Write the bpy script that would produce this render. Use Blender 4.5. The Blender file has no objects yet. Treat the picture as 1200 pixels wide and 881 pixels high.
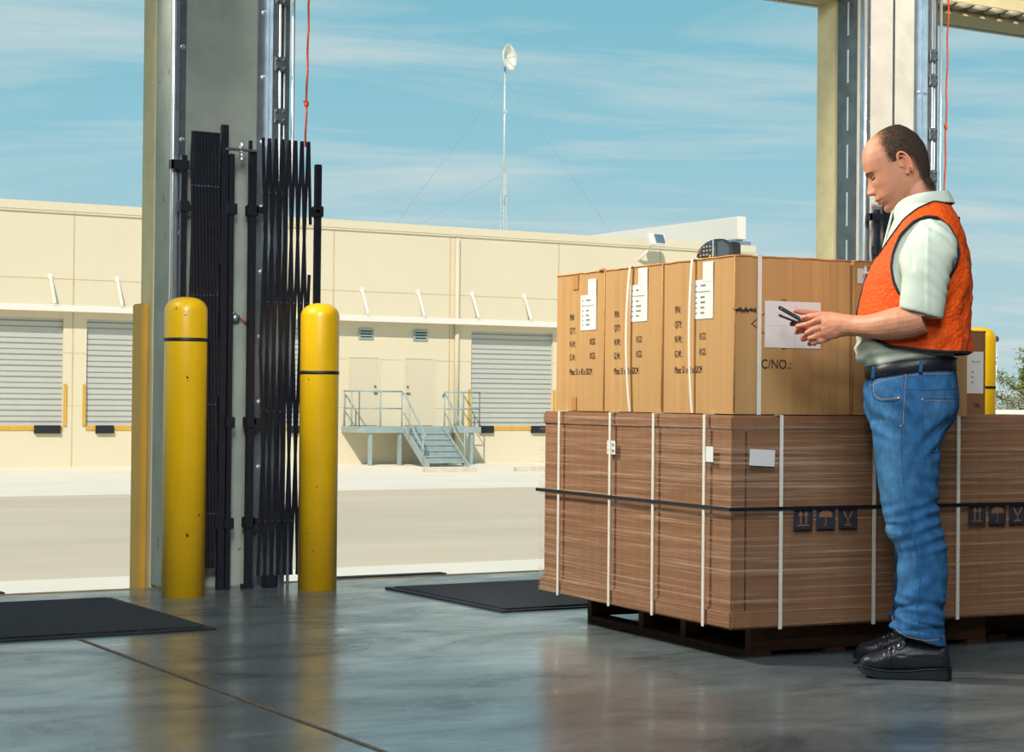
import bpy, bmesh, math, random
import numpy as np
from math import sin, cos, pi, radians, atan, atan2, tan, hypot, exp, sqrt
from mathutils import Vector, Matrix, Euler
from mathutils.bvhtree import BVHTree
from mathutils import noise as mnoise

SC = bpy.context.scene
COL = SC.collection
random.seed(7)
rng = np.random.default_rng(5)

# ------------------------------------------------------------------ camera
cd = bpy.data.cameras.new('camera'); cam = bpy.data.objects.new('camera', cd); COL.objects.link(cam)
YAW, PITCH, ROLL, EYE = radians(30.6), atan(27/2200), 0.0097, 0.873
f0 = Vector((sin(YAW), cos(YAW), 0)); r0 = Vector((cos(YAW), -sin(YAW), 0)); u0 = Vector((0, 0, 1))
fw = f0*cos(PITCH)+u0*sin(PITCH); u1 = u0*cos(PITCH)-f0*sin(PITCH)
rt = r0*cos(ROLL)+u1*sin(ROLL); up = u1*cos(ROLL)-r0*sin(ROLL)
cam.matrix_world = Matrix(((rt.x, up.x, -fw.x, 0), (rt.y, up.y, -fw.y, 0), (rt.z, up.z, -fw.z, EYE), (0, 0, 0, 1)))
cd.sensor_width = 36; cd.sensor_fit = 'HORIZONTAL'; cd.lens = 2200*36/1200; cd.clip_end = 2000; cd.clip_start = .05
SC.camera = cam

# ------------------------------------------------------------------ exposure
SC.view_settings.view_transform = 'Standard'; SC.view_settings.look = 'None'
SC.view_settings.exposure = 0.0; SC.view_settings.gamma = 1.0; SC.view_settings.use_curve_mapping = False
SC.cycles.max_bounces = 8; SC.cycles.transparent_max_bounces = 12; SC.cycles.sample_clamp_indirect = 6
try: SC.cycles.use_denoising = True
except Exception: pass

# ------------------------------------------------------------------ node helpers
def nn(nt, t, **kw):
    n = nt.nodes.new(t)
    for k, v in kw.items():
        if k == 'inp':
            for a, b in v.items(): n.inputs[a].default_value = b
        else: setattr(n, k, v)
    return n
def lin(c):
    return tuple(((x/255)/12.92 if x <= 10 else (((x/255)+.055)/1.055)**2.4) for x in c)
def c4(c): return (c[0], c[1], c[2], 1.0)

# ------------------------------------------------------------------ sky
w = bpy.data.worlds.new('sky'); SC.world = w; w.use_nodes = True
nt = w.node_tree; nt.nodes.clear()
tc = nn(nt, 'ShaderNodeTexCoord'); sep = nn(nt, 'ShaderNodeSeparateXYZ'); nt.links.new(tc.outputs['Generated'], sep.inputs[0])
ramp = nn(nt, 'ShaderNodeValToRGB'); nt.links.new(sep.outputs['Z'], ramp.inputs[0])
el = ramp.color_ramp.elements
SKYC = [(0.0, (182, 209, 214)), (.07, (168, 206, 215)), (.14, (143, 197, 213)), (.22, (120, 186, 205)), (.6, (78, 140, 180))]
el[0].position = 0; el[0].color = c4(lin(SKYC[0][1])); el[1].position = SKYC[-1][0]; el[1].color = c4(lin(SKYC[-1][1]))
for p, c in SKYC[1:-1]:
    e = el.new(p); e.color = c4(lin(c))
zc = nn(nt, 'ShaderNodeMath', operation='ADD', inp={1: .12}); nt.links.new(sep.outputs['Z'], zc.inputs[0])
zm = nn(nt, 'ShaderNodeMath', operation='MAXIMUM', inp={1: .05}); nt.links.new(zc.outputs[0], zm.inputs[0])
dx = nn(nt, 'ShaderNodeMath', operation='DIVIDE'); nt.links.new(sep.outputs['X'], dx.inputs[0]); nt.links.new(zm.outputs[0], dx.inputs[1])
dy = nn(nt, 'ShaderNodeMath', operation='DIVIDE'); nt.links.new(sep.outputs['Y'], dy.inputs[0]); nt.links.new(zm.outputs[0], dy.inputs[1])
cmb = nn(nt, 'ShaderNodeCombineXYZ'); nt.links.new(dx.outputs[0], cmb.inputs[0]); nt.links.new(dy.outputs[0], cmb.inputs[1])
mq = nn(nt, 'ShaderNodeMapping', inp={'Rotation': (0, 0, .50)}); nt.links.new(cmb.outputs[0], mq.inputs[0])
mp = nn(nt, 'ShaderNodeMapping', inp={'Scale': (.62, 1.5, 1), 'Location': (3.4, 1.2, 0)}); nt.links.new(mq.outputs[0], mp.inputs[0])
n1 = nn(nt, 'ShaderNodeTexNoise', inp={'Scale': 1.25, 'Detail': 9, 'Roughness': .60, 'Distortion': .5}); nt.links.new(mp.outputs[0], n1.inputs['Vector'])
cr = nn(nt, 'ShaderNodeMapRange', inp={'From Min': .44, 'From Max': .72, 'To Min': 0.02, 'To Max': .85}); nt.links.new(n1.outputs[0], cr.inputs[0])
mx = nn(nt, 'ShaderNodeMix', data_type='RGBA'); mx.inputs['B'].default_value = c4(lin((214, 222, 219)))
nt.links.new(cr.outputs[0], mx.inputs['Factor']); nt.links.new(ramp.outputs[0], mx.inputs['A'])
bg = nn(nt, 'ShaderNodeBackground', inp={'Strength': 1.0}); nt.links.new(mx.outputs['Result'], bg.inputs[0])
wo = nn(nt, 'ShaderNodeOutputWorld'); nt.links.new(bg.outputs[0], wo.inputs[0])

# ------------------------------------------------------------------ sun, unseen key spot and added fill lights
def aim(o, d): o.rotation_euler = Vector(d).to_track_quat('-Z', 'Y').to_euler()
sl = bpy.data.lights.new('sun', 'SUN'); so = bpy.data.objects.new('sun', sl); COL.objects.link(so)
SUN_EL, SUN_AZ = radians(39), radians(36)      # azimuth measured from -Y towards -X
sd = Vector((-sin(SUN_AZ)*cos(SUN_EL), -cos(SUN_AZ)*cos(SUN_EL), sin(SUN_EL)))
aim(so, -sd); sl.energy = 3.8; sl.angle = radians(.6); sl.color = (1, .93, .83); so.location = (-20, -20, 30)
def area(name, loc, to, size, power, col, spread=180):
    l = bpy.data.lights.new(name, 'AREA'); o = bpy.data.objects.new(name, l); COL.objects.link(o)
    l.shape = 'RECTANGLE'; l.size, l.size_y = size; l.energy = power; l.color = col; l.spread = radians(spread)
    o.location = loc; aim(o, Vector(to)-Vector(loc)); return o
def spot(name, loc, to, power, col, half, blend, rad):
    l = bpy.data.lights.new(name, 'SPOT'); o = bpy.data.objects.new(name, l); COL.objects.link(o)
    l.energy = power; l.color = col; l.spot_size = 2*radians(half); l.spot_blend = blend; l.shadow_soft_size = rad
    o.location = loc; aim(o, Vector(to)-Vector(loc)); return o
spot('key_spot', (.9, 7.6, 4.2), (5.0, 5.8, 1.9), 1380, (1, .91, .78), 34, .35, .35)  # unseen key light, standing in for a strobe high on the left
spot('pillar_fill', (6.6, 3.6, 4.9), (7.45, 8.07, 2.7), 1300, (1, .95, .88), 24, .8, .4)  # added fill that only brightens the far pillar
spot('bollard_fill', (.4, 1.6, 3.0), (3.2, 7.9, .65), 760, (1, .95, .88), 15, .9, .4)  # added fill for the bollards and the near pillar
spot('carton_fill', (-1.5, -1.5, 3.8), (5.0, 5.2, 1.75), 680, (1, .92, .80), 14, 1, .5)  # added camera-side fill for the upper cartons and the man
area('overhead_fill', (1.0, 1.0, 5.2), (3.5, 5.5, 0.5), (3.0, 3.0), 270, (.86, .93, 1), 150)  # added soft fill from above, no fixture there

# ------------------------------------------------------------------ materials
MATS = {}
def pm(name, col, rough=.6, metal=0., var=.10, vs=6., bump=0., bs=60., scale=(1, 1, 1), spec=.5, coat=0., col2=None, spots=None, attr=None, rvar=0.):
    m = bpy.data.materials.new(name); m.use_nodes = True; nt = m.node_tree; b = nt.nodes['Principled BSDF']
    b.inputs['Roughness'].default_value = rough; b.inputs['Metallic'].default_value = metal
    b.inputs['Specular IOR Level'].default_value = spec; b.inputs['Coat Weight'].default_value = coat
    t = nn(nt, 'ShaderNodeTexCoord'); mp = nn(nt, 'ShaderNodeMapping', inp={'Scale': scale}); nt.links.new(t.outputs['Object'], mp.inputs[0])
    n = nn(nt, 'ShaderNodeTexNoise', inp={'Scale': vs, 'Detail': 6, 'Roughness': .6}); nt.links.new(mp.outputs[0], n.inputs['Vector'])
    a = col; c2 = col2 or tuple(x*(1-var) for x in col)
    c1 = tuple(min(1, x*(1+var)) for x in col) if col2 is None else col
    r = nn(nt, 'ShaderNodeValToRGB'); r.color_ramp.elements[0].position = .35; r.color_ramp.elements[1].position = .65
    r.color_ramp.elements[0].color = c4(c2); r.color_ramp.elements[1].color = c4(c1)
    nt.links.new(n.outputs[0], r.inputs[0]); out = r.outputs[0]
    if attr:
        at = nn(nt, 'ShaderNodeAttribute', attribute_name=attr); mu = nn(nt, 'ShaderNodeMix', data_type='RGBA', blend_type='MULTIPLY'); mu.inputs['Factor'].default_value = 1
        nt.links.new(out, mu.inputs['A']); nt.links.new(at.outputs['Color'], mu.inputs['B']); out = mu.outputs['Result']
    if spots:
        sc_, thr, scol = spots
        n3 = nn(nt, 'ShaderNodeTexNoise', inp={'Scale': sc_, 'Detail': 3}); nt.links.new(mp.outputs[0], n3.inputs['Vector'])
        g = nn(nt, 'ShaderNodeMapRange', inp={'From Min': thr, 'From Max': thr+.02}); nt.links.new(n3.outputs[0], g.inputs[0])
        mu = nn(nt, 'ShaderNodeMix', data_type='RGBA'); mu.inputs['B'].default_value = c4(scol)
        nt.links.new(g.outputs[0], mu.inputs['Factor']); nt.links.new(out, mu.inputs['A']); out = mu.outputs['Result']
    nt.links.new(out, b.inputs['Base Color'])
    if rvar:
        g = nn(nt, 'ShaderNodeMapRange', inp={'From Min': .3, 'From Max': .7, 'To Min': rough-rvar, 'To Max': rough+rvar}); nt.links.new(n.outputs[0], g.inputs[0]); nt.links.new(g.outputs[0], b.inputs['Roughness'])
    if bump:
        n2 = nn(nt, 'ShaderNodeTexNoise', inp={'Scale': bs, 'Detail': 5}); nt.links.new(mp.outputs[0], n2.inputs['Vector'])
        bp = nn(nt, 'ShaderNodeBump', inp={'Strength': bump, 'Distance': .01}); nt.links.new(n2.outputs[0], bp.inputs['Height']); nt.links.new(bp.outputs[0], b.inputs['Normal'])
    MATS[name] = m
    return m
M = {}
M['concrete'] = pm('pillar concrete', lin((158, 166, 154)), .85, var=.12, vs=5, bump=.25, bs=90, spots=(14, .70, lin((150, 118, 92))))
M['concrete_pale'] = pm('pale pillar concrete', lin((212, 206, 190)), .8, var=.08, vs=7, bump=.2, bs=80)  # pillar concrete again, lamplight on the far pillar put into a paler colour
M['stucco'] = pm('beige stucco', lin((220, 206, 158)), .9, var=.06, vs=12, bump=.3, bs=180)
M['galv'] = pm('galvanized steel', lin((165, 178, 186)), .34, .85, var=.14, vs=14, bump=.05)
M['galv_bright'] = pm('bright galvanized edge', lin((222, 228, 228)), .3, .7, var=.06, vs=14)
M['galv_dark'] = pm('dull galvanized steel', lin((98, 108, 112)), .5, .6, var=.2, vs=10)
M['black_steel'] = pm('black painted steel', lin((30, 34, 44)), .38, .25, var=.2, vs=20, spec=.5)
M['yellow'] = pm('yellow paint', lin((236, 188, 14)), .36, var=.05, vs=3, bump=.06, bs=25, spots=(34, .73, lin((58, 46, 22))), coat=.2)
M['guard'] = pm('yellow guard paint', lin((206, 158, 52)), .55, var=.06)
M['black_band'] = pm('black band', (.01, .011, .015), .5)
M['mat'] = pm('carpet mat', lin((44, 51, 60)), .95, var=.5, vs=70, bump=1, bs=160, col2=lin((9, 12, 18)))
M['rubber'] = pm('black rubber', lin((20, 24, 30)), .6, var=.2)
M['rope'] = pm('orange rope', lin((226, 92, 50)), .8, var=.25, vs=120, bump=.6, bs=300)
M['strap_white'] = pm('white plastic strap', lin((226, 222, 208)), .4, var=.06, vs=40)
M['strap_black'] = pm('black plastic strap', lin((22, 26, 34)), .4)
M['paper'] = pm('white paper label', lin((222, 222, 216)), .7, var=.02)
M['ink'] = pm('dark printing ink', lin((62, 42, 34)), .8, var=.2, vs=60)
M['ink_blue'] = pm('blue black ink', lin((44, 44, 52)), .8, var=.25, vs=50)
M['ink_soft'] = pm('dark fold line', lin((84, 58, 44)), .9)
M['ink_faint'] = pm('faint grey ink', lin((120, 120, 118)), .8)
M['wood'] = pm('pallet wood', lin((92, 62, 42)), .85, var=.3, vs=9, scale=(1, 6, 6), bump=.3, bs=40)
M['dark_plastic'] = pm('dark grey plastic', lin((40, 46, 54)), .35, var=.1)
M['blue_grey'] = pm('blue grey plastic', lin((72, 92, 104)), .3, var=.08)
M['red_key'] = pm('red key', lin((214, 70, 40)), .4); M['blue_key'] = pm('blue key', lin((50, 96, 170)), .4)
M['yellow_key'] = pm('yellow key', lin((226, 176, 40)), .4); M['pale_key'] = pm('pale keys', lin((200, 196, 176)), .4)
M['green_strip'] = pm('green strip', lin((96, 120, 60)), .4)
M['facade'] = pm('cream facade paint', lin((214, 203, 176)), .9, var=.015, vs=.4, bump=.1, bs=30)
M['facade_white'] = pm('white fascia paint', lin((226, 220, 208)), .8, var=.01)
M['joint'] = pm('panel joint', lin((196, 172, 128)), .9)
M['shutter'] = pm('dock door grey', lin((190, 190, 180)), .5, .1, var=.02, vs=2)
M['shutter_groove'] = pm('dock door groove', lin((128, 134, 134)), .7)
M['stair_steel'] = pm('grey blue painted steel', lin((158, 172, 170)), .55, .2, var=.08)
M['door_paint'] = pm('cream door paint', lin((208, 196, 170)), .7, var=.01)
M['apron'] = pm('white concrete apron', lin((240, 228, 206)), .9, var=.03, vs=.6, bump=.1, bs=5)
M['yard'] = pm('tan yard concrete', lin((214, 196, 168)), .92, var=.06, vs=.35, scale=(.3, 1.4, 1), bump=.1, bs=4)
M['stop'] = pm('wheel stop concrete', lin((200, 188, 164)), .9)
M['bark'] = pm('bark', lin((92, 78, 60)), .9, var=.3, vs=8, bump=.5, bs=20)
M['leaf'] = pm('olive green leaves', lin((112, 122, 44)), .7, var=.5, vs=2.5, spec=.2)
M['leaf_dry'] = pm('dry grey green shrub', lin((160, 154, 122)), .8, var=.35, vs=2.5, spec=.1)
M['ceiling'] = pm('ceiling deck', lin((150, 150, 145)), .8)
M['inner_wall'] = pm('inner wall paint', lin((150, 148, 140)), .85, var=.05, vs=1)
M['dish'] = pm('white dish', lin((232, 228, 214)), .5); M['mast'] = pm('mast steel', lin((196, 204, 204)), .5, .3)
M['hair'] = None
# ---- cardboard
def cardboard(name, col, streak=False):
    m = pm(name, col, .82, var=.05, vs=2.5, bump=.12, bs=25, spec=.25); nt = m.node_tree; b = nt.nodes['Principled BSDF']
    src = b.inputs['Base Color'].links[0].from_socket
    t = nn(nt, 'ShaderNodeTexCoord'); mp = nn(nt, 'ShaderNodeMapping', inp={'Scale': (26, 26, .25)}); nt.links.new(t.outputs['Object'], mp.inputs[0])
    n = nn(nt, 'ShaderNodeTexNoise', inp={'Scale': 1, 'Detail': 2}); nt.links.new(mp.outputs[0], n.inputs['Vector'])
    g = nn(nt, 'ShaderNodeMapRange', inp={'From Min': .35, 'From Max': .68, 'To Min': .93, 'To Max': 1.06}); nt.links.new(n.outputs[0], g.inputs[0])
    mu = nn(nt, 'ShaderNodeVectorMath', operation='SCALE'); nt.links.new(src, mu.inputs[0]); nt.links.new(g.outputs[0], mu.inputs['Scale'])
    nt.links.new(mu.outputs[0], b.inputs['Base Color']); return m
M['card'] = cardboard('brown cardboard', lin((188, 147, 95)))
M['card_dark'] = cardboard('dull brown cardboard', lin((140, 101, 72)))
M['card_edge'] = pm('cardboard fold', lin((196, 142, 84)), .85, var=.15, vs=14, bump=.6, bs=60)
M['tape'] = pm('clear brown tape', lin((186, 134, 78)), .3, var=.05)
# ---- stretch film: thin clear film with wrinkles running round the load, their glints painted as pale streaks
def film():
    m = bpy.data.materials.new('stretch film'); m.use_nodes = True; nt = m.node_tree; b = nt.nodes['Principled BSDF']; out = nt.nodes['Material Output']
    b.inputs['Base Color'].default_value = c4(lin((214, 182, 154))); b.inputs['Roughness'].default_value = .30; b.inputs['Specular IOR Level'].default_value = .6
    t = nn(nt, 'ShaderNodeTexCoord'); mask = None
    outs = []
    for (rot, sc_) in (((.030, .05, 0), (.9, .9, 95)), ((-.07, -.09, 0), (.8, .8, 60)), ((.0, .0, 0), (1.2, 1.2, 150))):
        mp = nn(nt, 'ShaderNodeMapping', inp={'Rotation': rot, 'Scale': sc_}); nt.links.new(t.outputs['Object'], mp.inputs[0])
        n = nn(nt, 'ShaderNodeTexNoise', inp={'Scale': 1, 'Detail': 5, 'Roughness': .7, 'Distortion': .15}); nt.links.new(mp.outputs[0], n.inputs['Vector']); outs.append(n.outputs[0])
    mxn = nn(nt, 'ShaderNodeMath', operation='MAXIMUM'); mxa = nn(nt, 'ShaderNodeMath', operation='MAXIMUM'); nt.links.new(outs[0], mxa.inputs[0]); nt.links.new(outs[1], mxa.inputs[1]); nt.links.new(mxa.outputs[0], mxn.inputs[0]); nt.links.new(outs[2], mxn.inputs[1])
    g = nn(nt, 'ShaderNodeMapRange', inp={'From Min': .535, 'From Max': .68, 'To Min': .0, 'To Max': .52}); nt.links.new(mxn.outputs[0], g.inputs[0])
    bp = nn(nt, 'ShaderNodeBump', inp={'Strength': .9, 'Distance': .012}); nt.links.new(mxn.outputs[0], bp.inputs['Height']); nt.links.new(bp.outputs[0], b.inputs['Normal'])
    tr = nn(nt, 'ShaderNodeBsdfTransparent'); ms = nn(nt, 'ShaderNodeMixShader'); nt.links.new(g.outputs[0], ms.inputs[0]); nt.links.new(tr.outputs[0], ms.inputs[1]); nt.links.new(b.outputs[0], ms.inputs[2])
    nt.links.new(ms.outputs[0], out.inputs[0]); return m
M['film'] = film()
# ---- polished concrete floor
def floor_mat():
    m = bpy.data.materials.new('polished concrete floor'); m.use_nodes = True; nt = m.node_tree; b = nt.nodes['Principled BSDF']
    t = nn(nt, 'ShaderNodeTexCoord'); mp = nn(nt, 'ShaderNodeMapping', inp={'Scale': (1, 1.7, 1), 'Rotation': (0, 0, -.5)}); nt.links.new(t.outputs['Object'], mp.inputs[0])
    n = nn(nt, 'ShaderNodeTexNoise', inp={'Scale': 1.6, 'Detail': 12, 'Roughness': .72, 'Distortion': .5}); nt.links.new(mp.outputs[0], n.inputs['Vector'])
    r = nn(nt, 'ShaderNodeValToRGB'); e = r.color_ramp.elements; e[0].position = .33; e[0].color = c4(lin((54, 64, 68))); e[1].position = .62; e[1].color = c4(lin((118, 128, 128)))
    nt.links.new(n.outputs[0], r.inputs[0])
    n4 = nn(nt, 'ShaderNodeTexNoise', inp={'Scale': .9, 'Detail': 8, 'Roughness': .7}); nt.links.new(mp.outputs[0], n4.inputs['Vector'])
    g4 = nn(nt, 'ShaderNodeMapRange', inp={'From Min': .5, 'From Max': .72, 'To Min': 0, 'To Max': .5}); nt.links.new(n4.outputs[0], g4.inputs[0])
    mu = nn(nt, 'ShaderNodeMix', data_type='RGBA'); mu.inputs['B'].default_value = c4(lin((98, 94, 80))); nt.links.new(g4.outputs[0], mu.inputs['Factor']); nt.links.new(r.outputs[0], mu.inputs['A'])
    nt.links.new(mu.outputs['Result'], b.inputs['Base Color'])
    g = nn(nt, 'ShaderNodeMapRange', inp={'From Min': .3, 'From Max': .7, 'To Min': .34, 'To Max': .13}); nt.links.new(n.outputs[0], g.inputs[0]); nt.links.new(g.outputs[0], b.inputs['Roughness'])
    b.inputs['Specular IOR Level'].default_value = .55
    n2 = nn(nt, 'ShaderNodeTexNoise', inp={'Scale': 9, 'Detail': 6}); nt.links.new(mp.outputs[0], n2.inputs['Vector'])
    bp = nn(nt, 'ShaderNodeBump', inp={'Strength': .07, 'Distance': .01}); nt.links.new(n2.outputs[0], bp.inputs['Height']); nt.links.new(bp.outputs[0], b.inputs['Normal'])
    return m
M['floor'] = floor_mat()

# ------------------------------------------------------------------ mesh helpers
class MB:
    def __init__(s): s.v = []; s.f = []
    def add(s, v, f):
        k = len(s.v); s.v += [tuple(p) for p in v]; s.f += [tuple(i+k for i in q) for q in f]; return s
    def box(s, a, b, mt=None):
        x0, y0, z0 = a; x1, y1, z1 = b
        v = [(x0, y0, z0), (x1, y0, z0), (x1, y1, z0), (x0, y1, z0), (x0, y0, z1), (x1, y0, z1), (x1, y1, z1), (x0, y1, z1)]
        if mt is not None: v = [mt @ Vector(p) for p in v]
        return s.add(v, [(0, 3, 2, 1), (4, 5, 6, 7), (0, 1, 5, 4), (1, 2, 6, 5), (2, 3, 7, 6), (3, 0, 4, 7)])
    def tube(s, pts, r, n=10, cap=True, flat=None):
        pts = [Vector(p) for p in pts]; R = r if hasattr(r, '__len__') else [r]*len(pts); v = []; f = []
        prev = None
        for i, p in enumerate(pts):
            t = (pts[min(i+1, len(pts)-1)]-pts[max(i-1, 0)]).normalized()
            if prev is None:
                a = Vector((0, 0, 1)) if abs(t.z) < .9 else Vector((1, 0, 0)); x = t.cross(a).normalized()
            else: x = (prev-t*prev.dot(t)).normalized()
            prev = x; y = t.cross(x)
            rr = R[i]; rx, ry = (rr if hasattr(rr, '__len__') else (rr, rr))
            for k in range(n):
                a = 2*pi*k/n; v.append(p+x*cos(a)*rx+y*sin(a)*ry)
        for i in range(len(pts)-1):
            for k in range(n): k2 = (k+1) % n; f.append((i*n+k, i*n+k2, (i+1)*n+k2, (i+1)*n+k))
        if cap: f.append(tuple(range(n-1, -1, -1))); f.append(tuple((len(pts)-1)*n+k for k in range(n)))
        return s.add(v, f)
    def lathe(s, c, prof, n=32, axis=None):
        c = Vector(c); q = Matrix.Identity(3) if axis is None else Vector(axis).to_track_quat('Z', 'Y').to_matrix(); v = []; f = []
        for (r, z) in prof:
            for k in range(n):
                a = 2*pi*k/n; v.append(c+q@Vector((r*cos(a), r*sin(a), z)))
        for i in range(len(prof)-1):
            for k in range(n): k2 = (k+1) % n; f.append((i*n+k, i*n+k2, (i+1)*n+k2, (i+1)*n+k))
        f.append(tuple(range(n-1, -1, -1))); f.append(tuple((len(prof)-1)*n+k for k in range(n)))
        return s.add(v, f)
    def ball(s, c, r, n=12, m=8, rot=None):
        r = r if hasattr(r, '__len__') else (r, r, r); v = []; f = []; c = Vector(c)
        for i in range(m+1):
            t = pi*i/m
            for k in range(n):
                a = 2*pi*k/n; p = Vector((r[0]*sin(t)*cos(a), r[1]*sin(t)*sin(a), r[2]*cos(t)))
                if rot is not None: p = rot@p
                v.append(c+p)
        for i in range(m):
            for k in range(n): k2 = (k+1) % n; f.append((i*n+k, (i+1)*n+k, (i+1)*n+k2, i*n+k2))
        return s.add(v, f)
    def prism(s, poly, z0, z1, mt=None):
        n = len(poly); v = [Vector((x, y, z0)) for x, y in poly]+[Vector((x, y, z1)) for x, y in poly]
        if mt is not None: v = [mt@p for p in v]
        f = [tuple(range(n-1, -1, -1)), tuple(range(n, 2*n))]+[(k, (k+1) % n, n+(k+1) % n, n+k) for k in range(n)]
        return s.add(v, f)
    def pieces(s):
        par = list(range(len(s.v)))
        def find(a):
            while par[a] != a: par[a] = par[par[a]]; a = par[a]
            return a
        for q in s.f:
            r = find(q[0])
            for i in q[1:]: par[find(i)] = r
        g = {}
        for q in s.f: g.setdefault(find(q[0]), []).append(q)
        out = []
        for fs in g.values():
            ids = sorted({i for q in fs for i in q}); m_ = {a: b for b, a in enumerate(ids)}; o = MB(); o.v = [s.v[i] for i in ids]; o.f = [tuple(m_[i] for i in q) for q in fs]; out.append(o)
        return out
    def each(s, name, m, parent, **kw): return [p.build(name, m, parent, **kw) for p in s.pieces()]
    def mesh(s, name):
        me = bpy.data.meshes.new(name); me.from_pydata([tuple(p) for p in s.v], [], s.f); me.update(); return me
    def build(s, name, m, parent=None, smooth=False, bevel=0, seg=2, loc=None, rz=0, recalc=True):
        me = s.mesh(name)
        bm = bmesh.new(); bm.from_mesh(me)
        bmesh.ops.remove_doubles(bm, verts=bm.verts, dist=1e-6)
        if recalc: bmesh.ops.recalc_face_normals(bm, faces=bm.faces)
        if bevel: bmesh.ops.bevel(bm, geom=bm.edges[:]+bm.verts[:], offset=bevel, segments=seg, affect='EDGES', clamp_overlap=True)
        bm.to_mesh(me); bm.free(); me.materials.append(m)
        if smooth: me.shade_smooth()
        o = bpy.data.objects.new(name, me); COL.objects.link(o)
        if parent is not None:
            o.parent = parent
            if parent.name in WROOT: o.matrix_parent_inverse = WROOT[parent.name]
        if loc is not None: o.location = loc; o.rotation_euler = (0, 0, rz)
        return o
WROOT = {}
def wempty(name, loc, rz=0, label=None, cat=None, group=None):
    """a thing whose parts are given in room coordinates"""
    o = empty(name, loc, rz, label, cat, group); WROOT[o.name] = (Matrix.Translation(loc)@Matrix.Rotation(rz, 4, 'Z')).inverted(); return o
def tag(o, label, cat=None, group=None):
    if label: o['label'] = label
    if cat: o['category'] = cat
    if group: o['group'] = group
    return o
def struct(o): o['kind'] = 'structure'; return o
def empty(name, loc=(0, 0, 0), rz=0, label=None, cat=None, group=None):
    o = bpy.data.objects.new(name, None); COL.objects.link(o); o.location = loc; o.rotation_euler = (0, 0, rz); o.empty_display_size = .1
    tag(o, label, cat, group); return o
def copy_tree(o, parent=None, depth=0):
    c = o.copy(); COL.objects.link(c)
    if parent is not None: c.parent = parent
    for ch in [x for x in bpy.data.objects if x.parent == o]: copy_tree(ch, c, depth+1)
    return c
def text_mb(s, size, sx=1.0, depth=.0006, align='LEFT'):
    cu = bpy.data.curves.new('t', 'FONT'); cu.body = s; cu.size = size; cu.align_x = align; cu.extrude = depth
    ob = bpy.data.objects.new('t', cu); COL.objects.link(ob); dg = bpy.context.evaluated_depsgraph_get(); dg.update()
    me = bpy.data.meshes.new_from_object(ob.evaluated_get(dg)); mb = MB()
    mb.v = [(v.co.x*sx, v.co.y, v.co.z) for v in me.vertices]; mb.f = [tuple(p.vertices) for p in me.polygons]
    bpy.data.objects.remove(ob); bpy.data.curves.remove(cu); bpy.data.meshes.remove(me); return mb
def xf(mb, mt): mb.v = [tuple(mt@Vector(p)) for p in mb.v]; return mb
def join(a, b): return a.add(b.v, b.f)
def face_mt(origin, xdir, zdir=(0, 0, 1)):
    """matrix whose local x runs along xdir, y along zdir, z out of the face"""
    x = Vector(xdir).normalized(); y = Vector(zdir).normalized(); z = x.cross(y)
    return Matrix(((x.x, y.x, z.x, origin[0]), (x.y, y.y, z.y, origin[1]), (x.z, y.z, z.z, origin[2]), (0, 0, 0, 1)))

G = -1.18       # yard level below the dock floor

# ================================================================== SETTING
DY = 8.17                      # edge of the dock floor
# floor slab
mb = MB().box((-7, -7, -.5), (14, DY, 0)); struct(mb.build('floor', M['floor']))
# saw cut joints in the floor, dirt filled
m_cut = pm('dark joint dirt', lin((104, 92, 74)), .9, var=.4, vs=30)
mb = MB().box((2.090, -7, -.002), (2.104, 6.58, .0025)); struct(mb.build('trim_1', m_cut))
m_edge = pm('worn edge angle', lin((172, 140, 84)), .6, .2, var=.3, vs=8)
mb = MB().box((-7, DY-.03, -.12), (14, DY+.012, .002)); struct(mb.build('trim_2', m_edge))
# dock front wall under the sill
mb = MB().box((-7, DY+.013, G), (14, 8.45, -.14)); struct(mb.build('wall_front', M['concrete_pale']))
# ground outside
mb = MB().box((-250, -60, G-.3), (400, 20.6, G)); struct(mb.build('ground_near', M['apron']))
mb = MB().box((-250, 20.6, G-.3), (400, 37.6, G)); struct(mb.build('ground_yard', M['yard']))
mb = MB().box((-250, 37.6, G-.3), (400, 500, G)); struct(mb.build('ground_far', M['apron']))
# room shell behind and beside the camera
mb = MB().box((-7.3, -7.3, -.5), (-7, 8.07, 6)); struct(mb.build('wall_left', M['inner_wall']))
mb = MB().box((14, -7.3, -.5), (14.3, 8.07, 6)); struct(mb.build('wall_right', M['inner_wall']))
mb = MB().box((-7, -7.3, -.5), (14, -7, 6)); struct(mb.build('wall_back', M['inner_wall']))
mb = MB().box((-7.3, -7.3, 6), (14.3, 8.45, 6.25)); struct(mb.build('ceiling', M['ceiling']))
# header over the dock openings
HZ = 3.17
mb = MB().box((-7.3, 8.20, HZ), (14.3, 8.45, 6)); struct(mb.build('wall_front_header', M['stucco']))
mb = MB().box((-7.3, 8.452, HZ-.005), (14.3, 8.49, HZ+.03)); struct(mb.build('trim_3', M['facade_white']))
mb = MB().box((-7.3, 8.07, 3.42), (14.3, 8.198, 6)); struct(mb.build('wall_front_lintel', M['concrete_pale']))

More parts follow.
